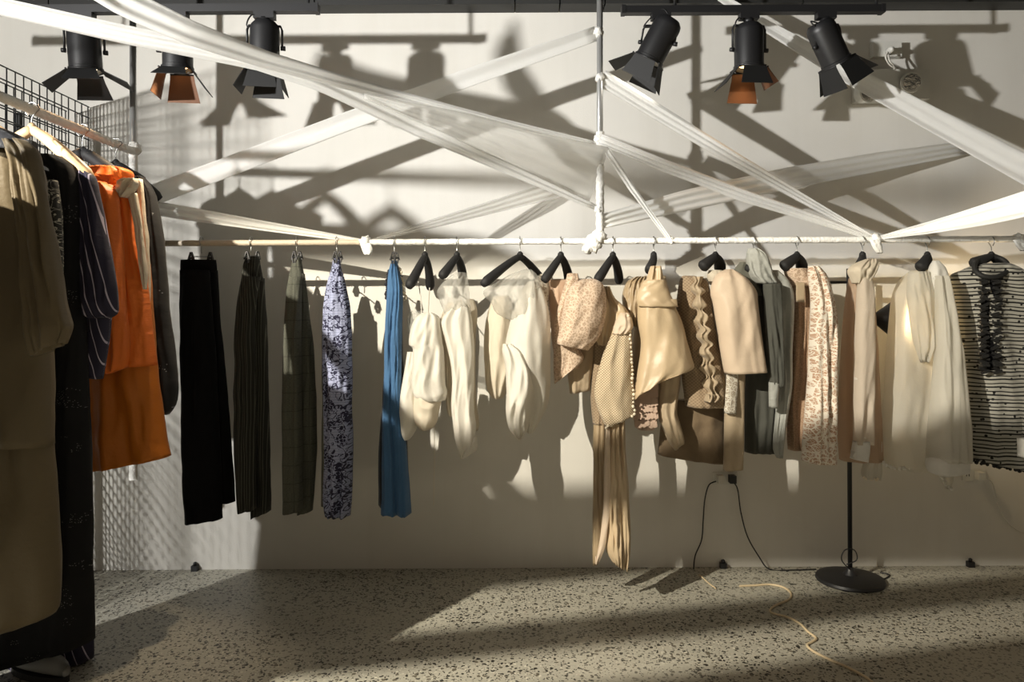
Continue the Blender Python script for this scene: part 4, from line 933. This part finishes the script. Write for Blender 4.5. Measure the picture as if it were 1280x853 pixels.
# pair of shoes just showing under the hems
def shoe(label, px, py, D, yaw):
    c = P(px, py, D); c.z = 0.0; t = thing('shoe', label, 'shoe', c, 'pale shoes under the long dresses')
    R = Matrix.Rotation(yaw, 3, 'Z'); vs = []; fs = []; n = 14; k = 14
    for i in range(k):
        q = i / (k - 1); yy = -0.12 + 0.24 * q; wd = 0.038 * (math.sin(PI * min(1, max(0.03, q * 0.94 + 0.04))) ** 0.45); ht = lerp(0.085, 0.045, min(1, q * 1.6)) * (math.sin(PI * max(0.03, min(0.97, q))) ** 0.35)
        for j in range(n):
            a = 2 * PI * j / n; vs.append(R @ Vector((wd * math.cos(a), yy, 0.018 + ht * 0.5 + ht * 0.5 * math.sin(a))))
    for i in range(k - 1):
        for j in range(n): fs.append((i * n + j, i * n + (j + 1) % n, (i + 1) * n + (j + 1) % n, (i + 1) * n + j))
    fs.append(tuple(range(n))); fs.append(tuple((k - 1) * n + j for j in range(n))[::-1])
    mk('upper', vs, fs, M['shoe'], t)
    vs = []; fs = []
    for z in (0, 0.02):
        for i in range(24):
            a = 2 * PI * i / 24; vs.append(R @ Vector((0.04 * math.cos(a), 0.125 * math.sin(a), z)))
    for i in range(24): fs.append((i, (i + 1) % 24, 24 + (i + 1) % 24, 24 + i))
    fs.append(tuple(range(24))[::-1]); fs.append(tuple(range(24, 48)))
    mk('sole', vs, fs, M['black'], t, False)
shoe('pale shoe poking out under the black dress hem', 50, 838, 2.42, 1.2)
shoe('pale shoe standing behind the other under the striped hem', 60, 826, 2.56, 1.35)

# ------------------------------------------------------------------ floor lamp behind the clothes
LD = 3.22
lb = P(1061, 385, LD); lx = lb.x
t = thing('floor_lamp', 'slim black floor lamp with round base and conical shade behind the blouses', 'floor lamp', (lx, LD, 0))
G().lathe([(0.002, 0.0), (0.138, 0.0), (0.142, 0.006), (0.138, 0.016), (0.10, 0.024), (0.03, 0.030), (0.018, 0.045), (0.012, 0.06), (0.002, 0.06)], (lx, LD, 0), 48).build('base', M['black'], t, True, 35)
ztop = P(1055, 336, LD).z
G().tube([(lx, LD, 0.04), (lx, LD, ztop)], 0.0095, 12).build('pole', M['black'], t)
G().tube([P(1038, 353, LD), P(1080, 353, LD)], 0.006, 10).build('cross_arm', M['black'], t)
arm = curve([P(1060, 356, LD), P(1076, 356, LD - 0.02), P(1088, 372, LD - 0.03), P(1094, 396, LD - 0.03)], 6)
G().tube(arm, 0.006, 8).build('shade_arm', M['black'], t)
sc = P(1093, 398, LD - 0.03)
Rs = Vector((1, -0.25, -0.05)).normalized().to_track_quat('Z', 'Y').to_matrix()
g = G(); g.lathe([(0.018, -0.02), (0.022, 0.0), (0.075, 0.065), (0.073, 0.066), (0.020, 0.004), (0.004, 0.004)], sc, 28, Rs)
g.build('shade', M['black'], t, True, 40)
G().lathe([(0.002, 0.0), (0.014, 0.006), (0.018, 0.022), (0.012, 0.036), (0.002, 0.04)], sc, 14, Rs).build('bulb', M['lensw'], t)
bp_ = sc + Rs @ Vector((0, 0, 0.05))
lamp('floor_lamp_bulb', 'SPOT', bp_, 16, (1, 0.72, 0.38), 0.02, bp_ + Rs @ Vector((0, 0, 1)), math.radians(130), 0.5)
G().tube(curve([P(1062, 712, LD - 0.02), P(1052, 700, LD - 0.03), P(1056, 688, LD - 0.03), P(1068, 688, LD - 0.03), P(1071, 700, LD - 0.03), P(1058, 706, LD - 0.03)], 6), 0.0025, 6).build('cord_loop', M['cordblack'], t)

# ------------------------------------------------------------------ emergency light, sockets, cords
WF = WALL - 0.002
t = thing('emergency_light', 'white twin-head emergency light on the wall behind the folded tape', 'emergency light', P(1108, 112, WF))
a = P(1064, 130, WF); b_ = P(1150, 93, WF)
G().box(((a.x + b_.x) / 2, WF - 0.04, (a.z + b_.z) / 2), (b_.x - a.x, 0.08, b_.z - a.z)).build('housing', M['whitepl'], t, False)
for px, py in ((1138, 104), (1080, 117)):
    c = P(px, py, WF - 0.115); R = Matrix.Rotation(PI / 2, 3, 'X') @ Matrix.Rotation(0.35 if px < 1100 else -0.2, 3, 'Y')
    hd = G().lathe([(0.02, -0.04), (0.038, -0.02), (0.045, 0.005), (0.045, 0.02), (0.040, 0.022), (0.002, 0.014)], c, 24, R).build('lamp_head', M['whitepl'], t, True, 40)
    G().lathe([(0.002, 0.020), (0.025, 0.023), (0.040, 0.021)], c, 24, R, False).build('reflector', M['glass'], hd)
t = thing('wall_socket', 'pale wall socket above the emergency light with a coiled lead', 'socket', P(1105, 65, WF))
a = P(1087, 74, WF); b_ = P(1122, 55, WF)
G().box(((a.x + b_.x) / 2, WF - 0.018, (a.z + b_.z) / 2), (b_.x - a.x, 0.036, b_.z - a.z)).build('back_box', M['whitepl'], t, False)
G().lathe([(0.016, 0), (0.014, 0.035), (0.006, 0.05)], P(1110, 65, WF - 0.036), 12, Matrix.Rotation(PI / 2, 3, 'X')).build('plug', M['whitepl'], t)
g = G().tube(curve([P(1110, 65, WF - 0.085), P(1107, 72, WF - 0.09), P(1113, 82, WF - 0.08), P(1122, 86, WF - 0.07), P(1124, 90, WF - 0.06), P(1117, 94, WF - 0.05)], 6), 0.0035, 6)
g.tube(curve([P(1110, 66, WF - 0.08), P(1112, 76, WF - 0.10), P(1118, 84, WF - 0.09), P(1115, 94, WF - 0.05)], 6), 0.0035, 6)
g.build('lead', M['cordwhite'], t)
def outlet(label, px, py, wpx, hpx, plugs):
    t = thing('wall_socket', label, 'socket', P(px, py, WF)); s = WF / F
    c = P(px, py, WF); G().box(c + Vector((0, -0.005, 0)), (wpx * s, 0.010, hpx * s)).build('plate', M['whitepl'], t, False)
    for (qx, mt) in plugs:
        q = P(qx, py, WF - 0.012); G().box(q + Vector((0, -0.018, 0)), (0.028, 0.036, 0.034)).build('plug', M[mt], t, False)
    for qx in (px - wpx * 0.22, px + wpx * 0.22):
        q = P(qx, py + 1, WF - 0.0105)
        for s_ in (-1, 1): G().box(q + Vector((s_ * 0.006, 0, 0.002)), (0.003, 0.002, 0.010)).build('slot', M['black'], t, False)
outlet('double wall socket with two plugs under the khaki trousers', 906, 598, 30, 15, ((899, 'cordwhite'), (914, 'black')))
outlet('wall socket with one plug beneath the striped tunic', 1216, 594, 28, 13, ((1222, 'whitepl'),))
def cord(label, pts, r, mat):
    pp = curve(pts, 8); o_ = pp[len(pp) // 2].copy(); g = G().tube(pp, r, 7)
    o = mk('power_cord', [v - o_ for v in g.v], g.f, M[mat], None); o.location = o_
    tag(o, label, 'cord')
def fl_(px, py, r=0.004):
    dx = px - 640; v = dx * math.sin(ROLL) + (py - HOR) * math.cos(ROLL); D = min(WALL - 0.02, (CZ - r) * F / v); p = P(px, py, D); p.z = r; return p
cord('black cord dropping from the left plug of the double socket', [P(895, 602, WF - 0.03), P(886, 607, WF - 0.04), P(881, 625, WF - 0.03), P(879, 650, WF - 0.02), P(877, 675, WF - 0.02), P(869, 695, WF - 0.02), fl_(867, 712)], 0.003, 'cordblack')
cord('black cord from the right plug of the double socket to the lamp base', [P(916, 602, WF - 0.045), P(922, 612, WF - 0.04), P(926, 640, WF - 0.03), P(934, 670, WF - 0.03), P(948, 695, WF - 0.04), fl_(962, 712), fl_(990, 713), fl_(1020, 712)], 0.003, 'cordblack')
cord('thin pale cord curving down from the socket beneath the tunic', [P(1226, 596, WF - 0.04), P(1240, 603, WF - 0.03), P(1246, 625, WF - 0.02), P(1256, 648, WF - 0.02), P(1270, 662, WF - 0.02), P(1300, 675, WF - 0.02)], 0.0028, 'cordwhite')
cord('beige extension cord winding across the concrete floor', [fl_(924, 733), fl_(945, 732), fl_(962, 731), fl_(978, 734), fl_(988, 741), fl_(987, 749), fl_(972, 756), fl_(963, 762), fl_(966, 767), fl_(985, 772), fl_(1000, 780), fl_(1010, 790), fl_(1020, 798), fl_(1015, 803), fl_(1009, 807), fl_(1016, 814), fl_(1035, 824), fl_(1060, 835), fl_(1085, 849), fl_(1110, 870)], 0.0045, 'cordbeige')
cord('short loose beige cord end lying on the floor below the skirting', [fl_(874, 719), fl_(880, 724), fl_(888, 731), fl_(895, 736)], 0.003, 'cordbeige')
cord('black cord trailing on the floor from the lamp base along the wall', [fl_(1100, 716), fl_(1112, 719), fl_(1105, 724), fl_(1096, 722)], 0.003, 'cordblack')
for px, lab in ((903, 'small black cable clip at the foot of the wall below the double socket'), (1211, 'small black cable clip at the foot of the wall below the tunic'), (245, 'small round door stop at the foot of the wall by the grid shadow')):
    c = P(px, 704, WF); c.z = 0
    t = thing('cable_clip', lab, 'clip', c)
    G().box(c + Vector((0, -0.012, 0.012)), (0.028, 0.024, 0.024)).build('body', M['black'], t, False)
    G().lathe([(0.008, 0), (0.008, 0.012), (0.003, 0.016)], c + Vector((0, -0.012, 0.024)), 10).build('cap', M['black'], t)
